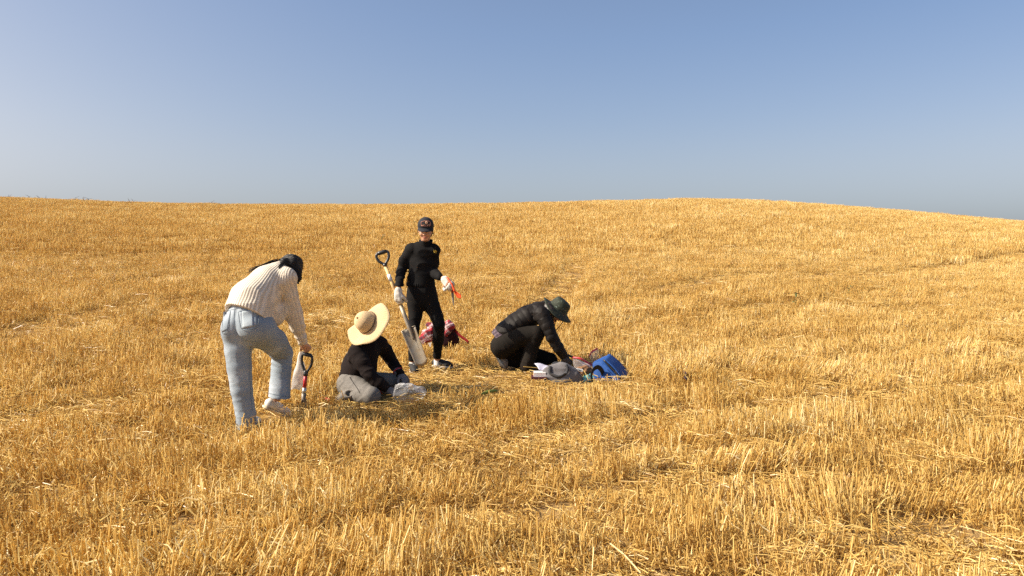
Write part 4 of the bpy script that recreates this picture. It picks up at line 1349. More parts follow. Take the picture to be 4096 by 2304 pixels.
# ================================================================== standing woman in black with the long spade
def build_standing_person():
    Z = zoomer(1460, 840, 2.13)
    base = Z(510, 1360, 8.42); base[2] = gz(base[0], base[1])
    T = thing('person', 'person standing in black with a dark cap, holding a long spade', 'person', base)
    sR, eR, wR = Z(388, 340, 8.40), Z(308, 505, 8.42), Z(285, 680, 8.20)
    sL, eL, wL = Z(588, 345, 8.40), Z(575, 528, 8.44), Z(676, 590, 8.16)
    hipR, hipL = Z(432, 730, 8.42), Z(540, 730, 8.42)
    kR, kL = Z(420, 1000, 8.36), Z(632, 975, 8.34)
    aR, aL = Z(405, 1305, 8.36), Z(613, 1280, 8.54)
    c = Z(517, 172, 8.36)
    b = Sdf(.025)
    fr = np.eye(3)
    b.chain([(Z(482, 680, 8.42), .125), (Z(475, 560, 8.42), .11), (Z(483, 420, 8.42), .125)], sc=np.array([1, .7, 1]), frame=fr)
    b.chain([(Z(490, 340, 8.42), .08), (Z(512, 290, 8.41), .05), (Z(517, 240, 8.40), .047)])
    b.chain([(hipR, .07), (Z(428, 900, 8.39), .052), (kR, .04), (Z(410, 1140, 8.36), .038), (aR, .032)]); b.chain([(hipL, .07), (Z(607, 900, 8.38), .05), (kL, .044), (Z(622, 1110, 8.42), .04), (aL, .032)])
    b.chain([(Z(485, 345, 8.42), .06), (sR, .045), (eR, .036), (wR, .024)]); b.chain([(Z(485, 345, 8.42), .06), (sL, .045), (eL, .036), (wL, .024)])
    P, hf = head(b, c, (.0, -.97, -.22), (.03, -.2, .97), .96)
    dR, nR = Z(280, 800, 8.185) - wR, np.array([.45, .88, 0.])
    dL, nL = Z(758, 676, 8.09) - wL, np.array([.45, -.55, -.45])
    hand(b, wR, dR, nR, 1.0, .9, thumb=1)
    hand(b, wL, dL, nL, .95, .9, thumb=1)
    solid('body', b, .0055, M_SKIN, T, 1)
    R, F, U = hf
    # eyes, brows, lips
    for q in (-1, 1):
        e = Sdf(.004); e.ell(P(q * .031, .0795, .004), (.012, .0125, .009), np.stack([R, F, U])); eo = solid('eye', e, .003, M_EYE, T, 1)
        V, F_ = tube(spline([P(q * .013, .094, .022), P(q * .030, .091, .027), P(q * .047, .079, .021)], 7), .0035, 5); link_mesh('eyebrow', V, F_, M_HAIR, T)
    l = Sdf(.004); l.ell(P(0, .0845, -.0600), (.0195, .011, .0048), np.stack([R, F, U])); l.ell(P(0, .083, -.0690), (.0165, .011, .0058), np.stack([R, F, U]))
    solid('lips', l, .0025, M_LIPS, T, 1)
    # trousers
    t = Sdf(.05)
    t.chain([(Z(480, 640, 8.42), .142), (Z(482, 700, 8.42), .158), (Z(484, 735, 8.42), .150)], sc=np.array([1, .72, 1]), frame=fr)
    lr = [(Z(428, 760, 8.42), .092), (Z(428, 900, 8.39), .073), (kR, .056), (Z(412, 1150, 8.36), .054), (Z(404, 1275, 8.36), .045)]
    ll = [(Z(545, 760, 8.42), .096), (Z(607, 900, 8.38), .070), (kL, .064), (Z(624, 1100, 8.42), .058), (Z(615, 1256, 8.52), .042)]
    t.chain(lr, .035); t.chain(ll, .035)
    a1, a2 = np.array([p for p, _ in lr]), np.array([p for p, _ in ll])
    def td(Pt):
        d1, t1 = axis_dist(Pt, a1); d2, t2 = axis_dist(Pt, a2); tt = np.where(d1 < d2, t1, t2 + 3)
        return fold_noise(np.stack([tt * 16, Pt[:, 0] * 6, Pt[:, 1] * 6], 1), 1.0, .006, 6.0)
    t.disp = td
    t.plane(Z(404, 1285, 8.36) * np.array([0, 0, 1]) , (0, 0, 1), .003)
    solid('trousers', t, .0065, M_BLACK, T, 1)
    # jacket
    s = Sdf(.05)
    s.chain([(Z(474, 628, 8.42), .149), (Z(478, 560, 8.42), .134), (Z(482, 460, 8.42), .142), (Z(487, 380, 8.42), .132)], sc=np.array([1, .74, 1]), frame=fr)
    s.cone(Z(400, 345, 8.41), Z(582, 345, 8.41), .070, .070, .05)
    ar = [(Z(392, 345, 8.41), .068), (Z(345, 420, 8.42), .060), (eR, .050), (Z(294, 600, 8.29), .046), (Z(287, 664, 8.205), .040)]
    al = [(Z(584, 350, 8.40), .066), (Z(585, 440, 8.43), .058), (eL, .052), (Z(612, 556, 8.30), .046), (Z(642, 574, 8.21), .040)]
    s.chain(ar, .03); s.chain(al, .03)
    b1, b2 = np.array([p for p, _ in ar]), np.array([p for p, _ in al])
    def sd(Pt):
        d1, t1 = axis_dist(Pt, b1); d2, t2 = axis_dist(Pt, b2); tt = np.where(d1 < d2, t1, t2 + 3)
        arm = np.minimum(d1, d2) < .085
        return np.where(arm, fold_noise(np.stack([tt * 17, Pt[:, 0] * 6, Pt[:, 2] * 5], 1), 1.0, .009, 1.5), 0) + fold_noise(Pt, (8, 8, 13), .010, 2.5)
    s.disp = sd
    s.plane(Z(474, 646, 8.42), (0.05, 0, 1), .006)
    jk = solid('jacket', s, .0065, M_BLACK, T, 1)
    co = Sdf(.02)
    co.cone(Z(512, 318, 8.41), Z(521, 252, 8.39), .074, .068)
    co.plane(Z(525, 254, 8.39), (-.05, .30, -1), .005); co.cone(Z(518, 275, 8.40), Z(521, 235, 8.39), .056, .062, .004, mode='s')
    co.disp = lambda Pt: fold_noise(Pt, 16, .005, 3.3)
    solid('collar', co, .005, M_BLACK, jk, 1)
    hm = Sdf(.02); hm.cone(Z(474, 640, 8.42), Z(474, 626, 8.42), .152, .152, sc=np.array([1, .74, 1]), frame=fr)
    hm.plane(Z(474, 652, 8.42), (0.05, 0, 1), .004); hm.plane(Z(474, 622, 8.42), (0, 0, -1), .004)
    hm.disp = lambda Pt: .003 * np.sin(np.arctan2(Pt[:, 1] - 8.42, Pt[:, 0] - Z(474, 640, 8.42)[0]) * 34)
    solid('hem_band', hm, .005, M_BLACK, jk, 1)
    # small gold chest mark: a jagged crest over a bar
    pts = [(583, 338), (588, 352), (592, 345), (598, 340), (604, 347), (611, 350), (610, 356), (586, 357)]
    w = [on_surface(s, Z, x_, y_, 8.0, 8.6, .004) for x_, y_ in pts]
    V = np.array(w + [p + np.array([0, .003, 0]) for p in w]); m = len(w)
    link_mesh('chest_emblem', V, [tuple(range(m))] + [tuple(range(2 * m - 1, m - 1, -1))] + [(i, (i + 1) % m, m + (i + 1) % m, m + i) for i in range(m)], M_GOLD, jk, False)
    w = [on_surface(s, Z, x_, y_, 8.0, 8.6, .003) for x_, y_ in ((588, 362), (594, 362), (602, 363), (609, 363))]
    V, F_ = tube(w, .0035, 5); link_mesh('chest_lettering', V, F_, M_GOLD, jk)
    # white gloves, watch
    for w_, e_, d_, n_, th, cu in ((wR, eR, dR, nR, 1, 1.0), (wL, eL, dL, nL, 1, .95)):
        g = Sdf(.012); ax = N3(d_)
        w2 = w_ + ax * .022
        hand(g, w2, d_, n_, cu, 1.12 if th == 1 and d_ is dL else 1.0, .006, th)
        g.cone(w2 - ax * .005, w2 + ax * .05, .042, .040, .015, sc=np.array([1, .8, 1]), frame=fr)
        g.disp = lambda Pt: fold_noise(Pt, (26, 26, 34), .004, 1.0)
        solid('glove', g, .005, M_GLOVE, T, 1)
    ax = N3(dL); A, B_, _ = frame_of(ax)
    V, F_ = strap([wL + ax * .006 + .031 * (A * math.cos(q) + B_ * math.sin(q)) for q in np.linspace(0, 2 * math.pi, 21)], .028, .004, ax); link_mesh('wrist_watch', V, F_, M_BLACK, T)
    # hair, cap
    h = Sdf(.03); fr2 = np.stack([R, F, U])
    h.ell(P(0, -.018, .03), (.082, .096, .092), fr2); h.ell(P(0, -.055, -.03), (.072, .055, .08), fr2)
    h.ell(P(0, .09, -.045), (.068, .085, .092), fr2, .01, mode='s')
    solid('hair', h, .005, M_HAIR, T, 1)
    cs = []
    rr = np.random.default_rng(9)
    for q in (-1, 1):
        cs = []
        for k in range(5): cs.append(spline([P(q * .078, .015 + .008 * k, .03), P(q * (.082 + .004 * rr.random()), .02 + .008 * k, -.01), P(q * (.080 + .02 * rr.random()), .03, -.05 - .02 * rr.random())], 7))
        hair_strands('hair_wisp', cs, .0018, M_HAIR, T)
    cp = Sdf(.03)
    cp.ell(P(0, -.010, .044), (.087, .104, .096), fr2); cp.ell(P(0, .035, .076), (.068, .064, .060), fr2, .03)
    cp.plane(P(0, 0, .034), U + F * .02, .004)
    cp.ell(P(0, -.012, .02), (.080, .097, .085), fr2, .004, mode='s')
    cap = solid('cap', cp, .005, M_CAP, T, 1)
    G = np.zeros((9, 15, 3))
    for i in range(9):
        for jj in range(15):
            a = math.radians(-78 + 156 * jj / 14); rr_ = i / 8
            G[i, jj] = P(.082 * math.sin(a), .012 + .088 * math.cos(a) + rr_ * .066 * max(math.cos(a), 0) ** .7, .040 - rr_ * .022 * math.cos(a) - .016 * abs(math.sin(a)) * rr_)
    V, F_ = sheet(G, .005); link_mesh('cap_brim', V, F_, M_CAP, cap)
    bt = Sdf(.005); bt.ell(P(0, -.012, .141), (.010, .010, .006), fr2); solid('cap_button', bt, .003, M_CAP, cap, 1)
    # front patch: outlined badge with emblem and lettering
    mp = lambda zx, zy, Y: Z(zx, zy, Y)
    srf = lambda x_, y_, l_: on_surface(cp, Z, x_, y_, 8.0, 8.5, l_)
    rim = [(480, 133), (480, 103), (496, 97), (520, 93), (540, 96), (554, 103), (554, 133), (517, 137), (480, 133)]
    V, F_ = tube([srf(x_, y_, .003) for x_, y_ in [(a[0] + (b_[0] - a[0]) * k / 4, a[1] + (b_[1] - a[1]) * k / 4) for a, b_ in zip(rim[:-1], rim[1:]) for k in range(4)] + [rim[0]]], .0028, 5)
    link_mesh('badge_border', V, F_, M_BADGE, cap)
    V, F_ = tube([srf(x_, y_, .003) for x_, y_ in ((514, 108), (520, 101), (530, 102), (533, 110), (524, 113), (516, 112))], [.004, .006, .006, .005, .005, .003], 6)
    link_mesh('badge_emblem', V, F_, M_BADGE_EMBLEM, cap)
    cur = bpy.data.curves.new('badge_lettering', 'FONT'); cur.body = 'MOSSY OAK'; cur.size = .016; cur.align_x = 'CENTER'; cur.extrude = .001
    tmp = bpy.data.objects.new('badge_lettering_tmp', cur)
    me = bpy.data.meshes.new_from_object(tmp); bpy.data.objects.remove(tmp)
    lo = bpy.data.objects.new('badge_lettering', me)
    lo.data.materials.append(M_BADGE_EMBLEM)
    p0, p1, p2 = srf(500, 128, .005), srf(535, 128, .005), srf(517, 117, .005)
    X = N3(p1 - p0); Yv = N3((p2 - p0) - X * ((p2 - p0) @ X)); Zv = np.cross(X, Yv)
    Mx = Matrix(((X[0], Yv[0], Zv[0], 0), (X[1], Yv[1], Zv[1], 0), (X[2], Yv[2], Zv[2], 0), (0, 0, 0, 1)))
    lo.matrix_local = Matrix.Translation(Vector((p0 + p1) / 2 - base)) @ Mx
    COL.objects.link(lo); lo.parent = cap
    # socks, shoes
    for a_, nm in ((aR, 0), (aL, 1)):
        k = Sdf(.01); k.cone(a_ + np.array([0, 0, -.005]), a_ + np.array([.004, -.01, -.05]), .036, .038); solid('sock', k, .005, M_SOCK, T, 1)
    gr = lambda p, h=.012: np.array([p[0], p[1], gz(p[0], p[1]) + h])
    shoe(T, gr(Z(400, 1360, 8.40)), gr(Z(432, 1390, 8.17)), (0, 0, 1), M_BLK_SHOE, M_PALE_SOLE, laces=M_SOCK)
    shoe(T, gr(Z(578, 1330, 8.57)), gr(Z(700, 1330, 8.50) + np.array([.06, 0, 0])), (0, 0, 1), M_BLK_SHOE, M_PALE_SOLE, laces=M_SOCK)
    for q in ((Z(415, 1370, 8.3), .11, .20), (Z(640, 1330, 8.53), .19, .11)): CLEAR.append((q[0][0], q[0][1], q[1], q[2]))
    TRAMPLE.append((Z(450, 1380, 8.2)[0], 8.15, .45)); TRAMPLE.append((Z(680, 1380, 8.2)[0], 8.1, .5))
    return T, Z

# ================================================================== crouching woman in the quilted jacket
def build_crouching_person():
    Z = zoomer(1920, 1140, 3.15)
    base = Z(480, 1075, 8.42); base[2] = gz(base[0], base[1])
    T = thing('person', 'person crouching on one knee in black quilted jacket and dark green brimmed hat', 'person', base)
    gnd = lambda p, h: np.array([p[0], p[1], gz(p[0], p[1]) + h])
    pel = Z(275, 770, 8.45); chest = Z(700, 370, 8.44); neck = Z(815, 300, 8.45); hc = Z(935, 340, 8.45)
    sR, eR, wR = Z(790, 365, 8.28), Z(905, 655, 8.22), Z(1055, 895, 8.28)
    sL, eL, wL = Z(780, 340, 8.62), Z(900, 620, 8.70), Z(1060, 880, 8.56)
    kR, aR = Z(712, 612, 8.27), Z(596, 1000, 8.30)
    kL = gnd(Z(880, 985, 8.60), .075); aL = gnd(Z(330, 1000, 8.52), .09)
    b = Sdf(.03)
    b.chain([(pel, .115), (Z(460, 540, 8.45), .11), (chest, .105), (neck, .05), (Z(880, 320, 8.45), .048)])
    b.chain([(pel, .09), (Z(500, 655, 8.30), .07), (kR, .055), (aR, .035)]); b.chain([(pel, .08), (Z(310, 800, 8.55), .075), (Z(600, 880, 8.58), .065), (kL, .05), (aL, .035)])
    b.chain([(chest, .08), (sR, .05), (eR, .038), (wR, .025)]); b.chain([(chest, .08), (sL, .05), (eL, .038), (wL, .025)])
    P, hf = head(b, hc, (.72, -.10, -.68), (.62, -.12, .77), .97)
    dR, dL = Z(1105, 990, 8.27) - wR, Z(1120, 985, 8.50) - wL
    hand(b, wR, dR, (.5, .4, -.7), .7, .92, thumb=-1); hand(b, wL, dL, (.5, -.4, -.7), .7, .92, thumb=1)
    solid('body', b, .007, M_SKIN, T, 1)
    t = Sdf(.06)
    t.ell(Z(285, 790, 8.45), (.108, .175, .125)); t.ell(Z(300, 700, 8.45), (.10, .16, .08))
    lr = [(Z(275, 770, 8.36), .125), (Z(500, 655, 8.30), .100), (kR, .084), (Z(650, 790, 8.29), .075), (Z(598, 1010, 8.30), .077)]
    t.chain(lr, .03)
    t.chain([(Z(300, 800, 8.54), .12), (Z(600, 880, 8.58), .10), (kL, .080)], .05); t.chain([(kL, .078), (Z(600, 990, 8.58), .072), (aL, .058)], .02)
    a1 = np.array([p for p, _ in lr])
    def td(Pt):
        d1, t1 = axis_dist(Pt, a1)
        return fold_noise(np.stack([t1 * 13, Pt[:, 0] * 7, Pt[:, 1] * 6], 1), 1.0, .009, 6.0) + fold_noise(Pt, (9, 9, 9), .006, 1.0)
    t.disp = td
    solid('trousers', t, .007, M_BLACK_TR, T, 1)
    # plaid shirt showing below the jacket
    ta = N3(chest - pel); lat = np.array([0, 1., 0]); fw = np.cross(lat, ta); fr = np.stack([lat, fw, ta])
    sh = Sdf(.02); sh.cone(Z(262, 655, 8.45), Z(330, 590, 8.45), .112, .112, sc=np.array([1.42, 1, 1]), frame=fr)
    sh.plane(Z(232, 680, 8.45), ta, .004); sh.disp = lambda Pt: fold_noise(Pt, 20, .004, 2)
    solid('plaid_shirt', sh, .007, M_PLAID_DIM, T, 1)
    # quilted jacket
    s = Sdf(.05)
    tor = [(Z(318, 600, 8.45), .120), (Z(460, 500, 8.45), .126), (Z(610, 400, 8.45), .124), (Z(740, 335, 8.45), .108)]
    s.chain(tor, .04, frame=fr, sc=np.array([1.38, 1, 1]))
    s.cone(Z(780, 330, 8.45), Z(838, 270, 8.45), .075, .066, .03)
    ar = [(Z(778, 365, 8.29), .088), (Z(850, 520, 8.24), .072), (eR, .063), (Z(985, 790, 8.24), .056), (Z(1050, 884, 8.28), .046)]
    al = [(Z(770, 345, 8.60), .085), (Z(830, 490, 8.66), .07), (eL, .06), (Z(985, 770, 8.62), .052), (Z(1052, 872, 8.56), .042)]
    s.chain(ar, .03); s.chain(al, .03)
    aT, b1, b2 = np.array([p for p, _ in tor]), np.array([p for p, _ in ar]), np.array([p for p, _ in al])
    s.plane(Z(258, 610, 8.45), N3(ta + np.array([.1, 0, .15])), .01)
    def sd(Pt):
        d0, t0 = axis_dist(Pt, aT); d1, t1 = axis_dist(Pt, b1); d2, t2 = axis_dist(Pt, b2)
        arm = np.minimum(d1, d2) - .07 < d0 - .13
        tt = np.where(d1 < d2, t1, t2)
        u = np.where(arm, tt / .062, t0 / .058 + .25 * vnoise(Pt * 6))
        q = np.abs(np.sin(math.pi * u))
        return -.0065 * q ** .35 + .005 + fold_noise(np.stack([Pt[:, 0] * 14, Pt[:, 1] * 14, Pt[:, 2] * 14], 1), 1.0, .007, 3.0)
    s.disp = sd
    jk = solid('quilted_jacket', s, .0065, M_PUFFER, T, 1)
    # hair
    R, F, U = hf; fr2 = np.stack([R, F, U])
    h = Sdf(.03)
    h.ell(P(0, -.02, .03), (.082, .098, .09), fr2); h.ell(P(0, -.05, -.03), (.078, .062, .095), fr2)
    h.ell(Z(842, 268, 8.43), (.05, .06, .045)); h.chain([(Z(858, 275, 8.36), .045), (Z(885, 320, 8.33), .042), (Z(905, 400, 8.34), .03), (Z(915, 470, 8.36), .01)], .03)
    
    h.disp = lambda Pt: .0015 * np.sin((Pt @ np.array([.9, .3, .4])) * 260 + 3 * vnoise(Pt * 20)) + fold_noise(Pt, 22, .004, 9)
    solid('hair', h, .006, M_HAIR_BROWN, T, 0)
    for w_, d_, n_, th in ((wR, dR, (.5, .4, -.7), -1), (wL, dL, (.5, -.4, -.7), 1)):
        g = Sdf(.012); hand(g, w_, d_, n_, .7, .96, .003, th); g.cone(w_ - N3(d_) * .02, w_ + N3(d_) * .03, .034, .032, .01)
        solid('glove', g, .005, M_GLOVE_DK, T, 1)
    # hat
    n = N3(np.array([.62, -.12, .77])); cen = Z(992, 292, 8.44)
    def brim(t, r):
        f_ = float(smooth(.10, .19, r))
        return f_ * (-.012 + .020 * math.cos(2 * t) - .012 * math.cos(t))
    outer = [(0, .108), (.03, .107), (.062, .104), (.086, .094), (.096, .072), (.103, .040), (.108, .010), (.112, .0), (.125, -.006), (.15, -.014), (.175, -.022), (.195, -.030)]
    hat, hfr = hat_object('brimmed_hat', T, cen, n, (.79, 0, -.61), outer, .004, brim, M_CAMO, 72)
    V, F_ = tube([cen + n * .012 + .1055 * (hfr[0] * math.cos(q) + hfr[1] * math.sin(q)) for q in np.linspace(0, 2 * math.pi, 50)], .006, 6); link_mesh('hat_band', V, F_, M_CAMO, hat)
    V, F_ = tube(spline([Z(1060, 400, 8.34), Z(1048, 455, 8.32), Z(1010, 510, 8.30), Z(970, 555, 8.30), Z(945, 580, 8.31), Z(940, 520, 8.36), Z(960, 440, 8.40)], 30), .0045, 6); link_mesh('chin_cord', V, F_, M_BLACK, hat)
    # shoes
    shoe(T, gnd(Z(560, 1040, 8.30), .012), gnd(Z(560, 1040, 8.30) + np.array([.24, -.02, 0]), .012), (0, 0, 1), M_BLK_SHOE, M_PALE_SOLE)
    shoe(T, Z(210, 905, 8.46), gnd(Z(300, 1062, 8.42), .03), (.72, .1, .35), M_GREY_SHOE, M_SOLE_GREY)
    for q, rx, ry in ((Z(640, 1050, 8.3), .20, .13), (Z(480, 1000, 8.45), .36, .20), (kL, .13, .12)): CLEAR.append((q[0], q[1], rx, ry))
    TRAMPLE.append((Z(900, 1050, 8.2)[0], 8.3, .55)); TRAMPLE.append((Z(350, 1150, 8.0)[0], 8.05, .5)); TRAMPLE.append((Z(300, 1330, 8.0)[0], 7.6, .4))
    return T, Z
# ------------------------------------------------------------------ tools and bags
M_WOOD = plain('ash_wood', (.55, .36, .16), .6, noise=.35, scale=18)
M_BLACK_PL = plain('black_plastic', (.015, .015, .016), .4, noise=.3)
M_STEEL = plain('worn_steel', (.36, .32, .26), .5, metal=.4, noise=.35, scale=20, col2=(.26, .20, .13), bump=.12)
M_STEEL_DK = plain('dirty_steel', (.16, .135, .115), .55, metal=.5, noise=.5, scale=30, bump=.15)
M_FERRULE = plain('galvanised_steel', (.45, .45, .43), .4, metal=.8, noise=.2)
M_RED_PAINT = plain('red_paint', (.36, .012, .018), .4, noise=.2)
M_ORANGE = plain('orange_plastic', (.75, .085, .012), .45, noise=.12)
M_BLUE = cloth('blue_nylon', (.017, .058, .205), (.025, .082, .28), .65, scale=300, bump=.3)
M_BLUE_DK = cloth('dark_blue_nylon', (.012, .035, .15), (.018, .05, .2), .7, scale=300)
M_WEB = cloth('black_webbing', (.024, .022, .02), (.04, .036, .03), .75, scale=300)
M_TOTE = cloth('grey_canvas', (.14, .132, .136), (.19, .18, .184), .9, scale=300)
M_TOTE_DK = cloth('dark_grey_webbing', (.05, .05, .054), (.07, .07, .074), .85, scale=300)
M_TEAL = plain('teal_card', (.10, .34, .34), .6, noise=.1)
M_TEAL_DK = plain('dark_teal_card', (.02, .10, .13), .6, noise=.1)
M_PAPER = plain('white_paper', (.74, .73, .72), .8, noise=.06)
M_PAPER_L = plain('lilac_paper', (.50, .48, .58), .7, noise=.1)
M_MAROON = cloth('maroon_nylon', (.022, .006, .008), (.035, .008, .010), .8, scale=250)
M_MAROON_BK = cloth('maroon_cover', (.07, .02, .025), None, .7)
M_RED_STRAP = cloth('red_webbing', (.17, .010, .012), None, .8)
M_SOIL = plain('brown_soil', (.15, .075, .035), .95, noise=.6, scale=60, bump=.4)
M_ZIP = plain('red_zip_strip', (.62, .05, .07), .35, noise=.1)
M_PURPLE = cloth('dark_purple_strap', (.06, .04, .06), None, .8)
M_GREENP = plain('green_handle', (.13, .17, .025), .55, noise=.3)
M_INK = plain('black_print', (.02, .02, .02), .8)
M_GREY_PIPE = plain('grey_handle_tube', (.30, .28, .27), .45, metal=.3, noise=.2)
def film(name, tint, clear, rough=.12):
    """thin plastic film: part see-through, part pale, with sharp highlights"""
    m, nt, b = new_mat(name); L = nt.links
    b.inputs['Base Color'].default_value = (*tint, 1); b.inputs['Roughness'].default_value = rough; b.inputs['Specular IOR Level'].default_value = .6
    tr = nd(nt, 'ShaderNodeBsdfTransparent')
    tl = nd(nt, 'ShaderNodeBsdfTranslucent'); tl.inputs[0].default_value = (*tint, 1)
    m1 = nd(nt, 'ShaderNodeMixShader'); m1.inputs[0].default_value = .35; L.new(b.outputs[0], m1.inputs[1]); L.new(tl.outputs[0], m1.inputs[2])
    fr = nd(nt, 'ShaderNodeFresnel'); fr.inputs[0].default_value = 1.45
    mr = nd(nt, 'ShaderNodeMapRange'); mr.inputs['From Min'].default_value = .03; mr.inputs['From Max'].default_value = .6; mr.inputs['To Min'].default_value = 1 - clear; mr.inputs['To Max'].default_value = 1.0
    L.new(fr.outputs[0], mr.inputs['Value'])
    m2 = nd(nt, 'ShaderNodeMixShader'); L.new(mr.outputs[0], m2.inputs[0]); L.new(tr.outputs[0], m2.inputs[1]); L.new(m1.outputs[0], m2.inputs[2])
    L.new(m2.outputs[0], nt.nodes['Material Output'].inputs[0])
    return m
M_FILM = film('clear_film', (.72, .72, .73), .84, .07)
M_FILM_W = film('milky_film', (.70, .66, .62), .22, .3)
M_FILM_Z = film('zip_bag_film', (.70, .62, .58), .74)

def d_grip(parent, top_l, top_r, foot, rad, mat, name='d_grip'):
    top_l, top_r, foot = [np.asarray(p, float) for p in (top_l, top_r, foot)]
    mid = (top_l + top_r) / 2; ax = N3(foot - mid); w = (top_r - top_l) / 2; L = np.linalg.norm(foot - mid)
    ring = [mid + w * a + ax * L * b for a, b in ((0, 0), (.55, -.01), (.9, .06), (1.0, .22), (.93, .42), (.68, .62), (.3, .80), (0, .88), (-.3, .80), (-.68, .62), (-.93, .42), (-1.0, .22), (-.9, .06), (-.55, -.01), (0, 0))]
    V, F = tube(spline(ring, 60), rad, 8)
    o = link_mesh(name, V, F, mat, parent)
    V, F = tube([mid - w * .8 , mid - w * .3, mid + w * .3, mid + w * .8], [rad * 1.2, rad * 1.55, rad * 1.55, rad * 1.2], 10); link_mesh('hand_bar', V, F, mat, o)
    V, F = tube([mid + ax * L * .8, mid + ax * L * .95, foot], [rad * 1.1, rad * 1.75, rad * 1.8], 12); link_mesh('grip_socket', V, F, mat, o)
    return o

def blade_mesh(top, ax, side, nrm, length, w_top, w_bot, dish, n=14, m=13, round_=.3, thick=.0025):
    """dished blade: ax along it, side across; a rounded tip"""
    G = np.zeros((n, m, 3))
    for i in range(n):
        u = i / (n - 1); w = w_top + (w_bot - w_top) * u
        for j in range(m):
            v = 2 * j / (m - 1) - 1
            end = length * (1 - round_ * .5 * v * v * (w_bot / length) * 1.6)
            G[i, j] = top + ax * (u * end) + side * (w / 2 * v) + nrm * dish * (v * v - .5) * (1 - .4 * u)
    return sheet(G, thick)

def build_long_spade(Z):
    top = Z(142, 362, 8.29); foot = Z(172, 475, 8.28); tip = Z(497, 1326, 8.13)
    T = thing('long_spade', 'long-bladed steel spade with wooden shaft and black grip held by standing person', 'spade', tip)
    ax = N3(tip - foot)
    d_grip(T, Z(92, 378, 8.30), Z(194, 346, 8.30), foot, .0145, M_BLACK_PL)
    mid = Z(305, 815, 8.232); sock = Z(378, 1005, 8.18)
    V, F = tube([foot, (foot + mid) / 2, mid], [.0180, .0190, .0200], 14); sh = link_mesh('wooden_shaft', V, F, M_WOOD, T)
    lp = [foot + ax * .10, foot + ax * .17]; V, F = tube(lp, .0196, 14); link_mesh('paper_label', V, F, M_PAPER, sh)
    V, F = tube([mid, mid + (sock - mid) * .5, sock, Z(408, 1085, 8.17), Z(415, 1110, 8.168)], [.0218, .0218, .020, .012, .003], 14); link_mesh('steel_socket', V, F, M_STEEL, T)
    side = N3(Z(425, 990, 8.16) - Z(310, 1025, 8.18)); side = N3(side - ax * (side @ ax)); nrm = np.cross(ax, side)
    if nrm[1] > 0: nrm = -nrm
    tp = Z(370, 1008, 8.185); L = np.linalg.norm(tip - tp)
    V, F = blade_mesh(tp, ax, side, nrm, L, .160, .132, .034)
    bl = link_mesh('blade', V, F, M_STEEL, T)
    for q in (-1, 1):
        V, F = tube([tp + side * q * .074 + nrm * .018 + ax * .002, tp + side * q * .045 + nrm * .004 + ax * .0, tp + side * q * .018 + nrm * -.008], .0045, 6); link_mesh('foot_tread', V, F, M_STEEL, bl)
    # stamped lettering bars along the blade
    for k in range(7):
        c0 = tp + ax * (.13 + .018 * k) + side * .024 + nrm * -.006
        V, F = tube([c0 - side * .006, c0 + side * .006 * (1 if k % 2 else .5)], .0016, 5); link_mesh('stamped_letter', V, F, M_STEEL, bl)
    return T

def build_trowel_and_knife(Zc):
    Z = zoomer(1740, 1080, 9.057)
    T = thing('hand_trowel', 'bright orange plastic hand trowel in the gloved hand of the standing person', 'trowel', Z(900, 1000, 8.03))
    a, b, c, d = Z(440, 280, 8.10), Z(600, 520, 8.06), Z(725, 790, 8.04), Z(905, 985, 8.02)
    V, F = tube(spline([a, b, c], 10), [.010] + [.0125] * 8 + [.011], 10); link_mesh('handle', V, F, M_ORANGE, T)
    ax = N3(d - c); side = N3(np.cross(ax, (0, 1, 0))); nrm = np.cross(ax, side); nrm = nrm if nrm[1] < 0 else -nrm
    L = np.linalg.norm(d - c) + .015
    V, F = blade_mesh(c, ax, side, nrm, L, .022, .046, .012, 10, 9, .8, .003); link_mesh('scoop', V, F, M_ORANGE, T)
    K_ = thing('digging_knife', 'narrow pointed steel digging knife hanging below the orange trowel', 'knife', Z(680, 1310, 8.06))
    p, q = Z(625, 780, 8.075), Z(682, 1312, 8.06)
    ax = N3(q - p); side = N3(np.cross(ax, (0.15, 1, 0))); nrm = np.cross(ax, side); L = np.linalg.norm(q - p)
    G = np.zeros((12, 5, 3))
    for i in range(12):
        u = i / 11; w = .023 * (1 - u ** 3) + .001
        for j in range(5): v = j / 2 - 1; G[i, j] = p + ax * u * L + side * w / 2 * v + nrm * .002 * (1 - v * v)
    V, F = sheet(G, .003); link_mesh('blade', V, F, M_STEEL_DK, K_)
    V, F = tube([p - ax * .09, p - ax * .04, p + ax * .012], [.010, .012, .010], 10); link_mesh('handle', V, F, M_RED_PAINT, K_)

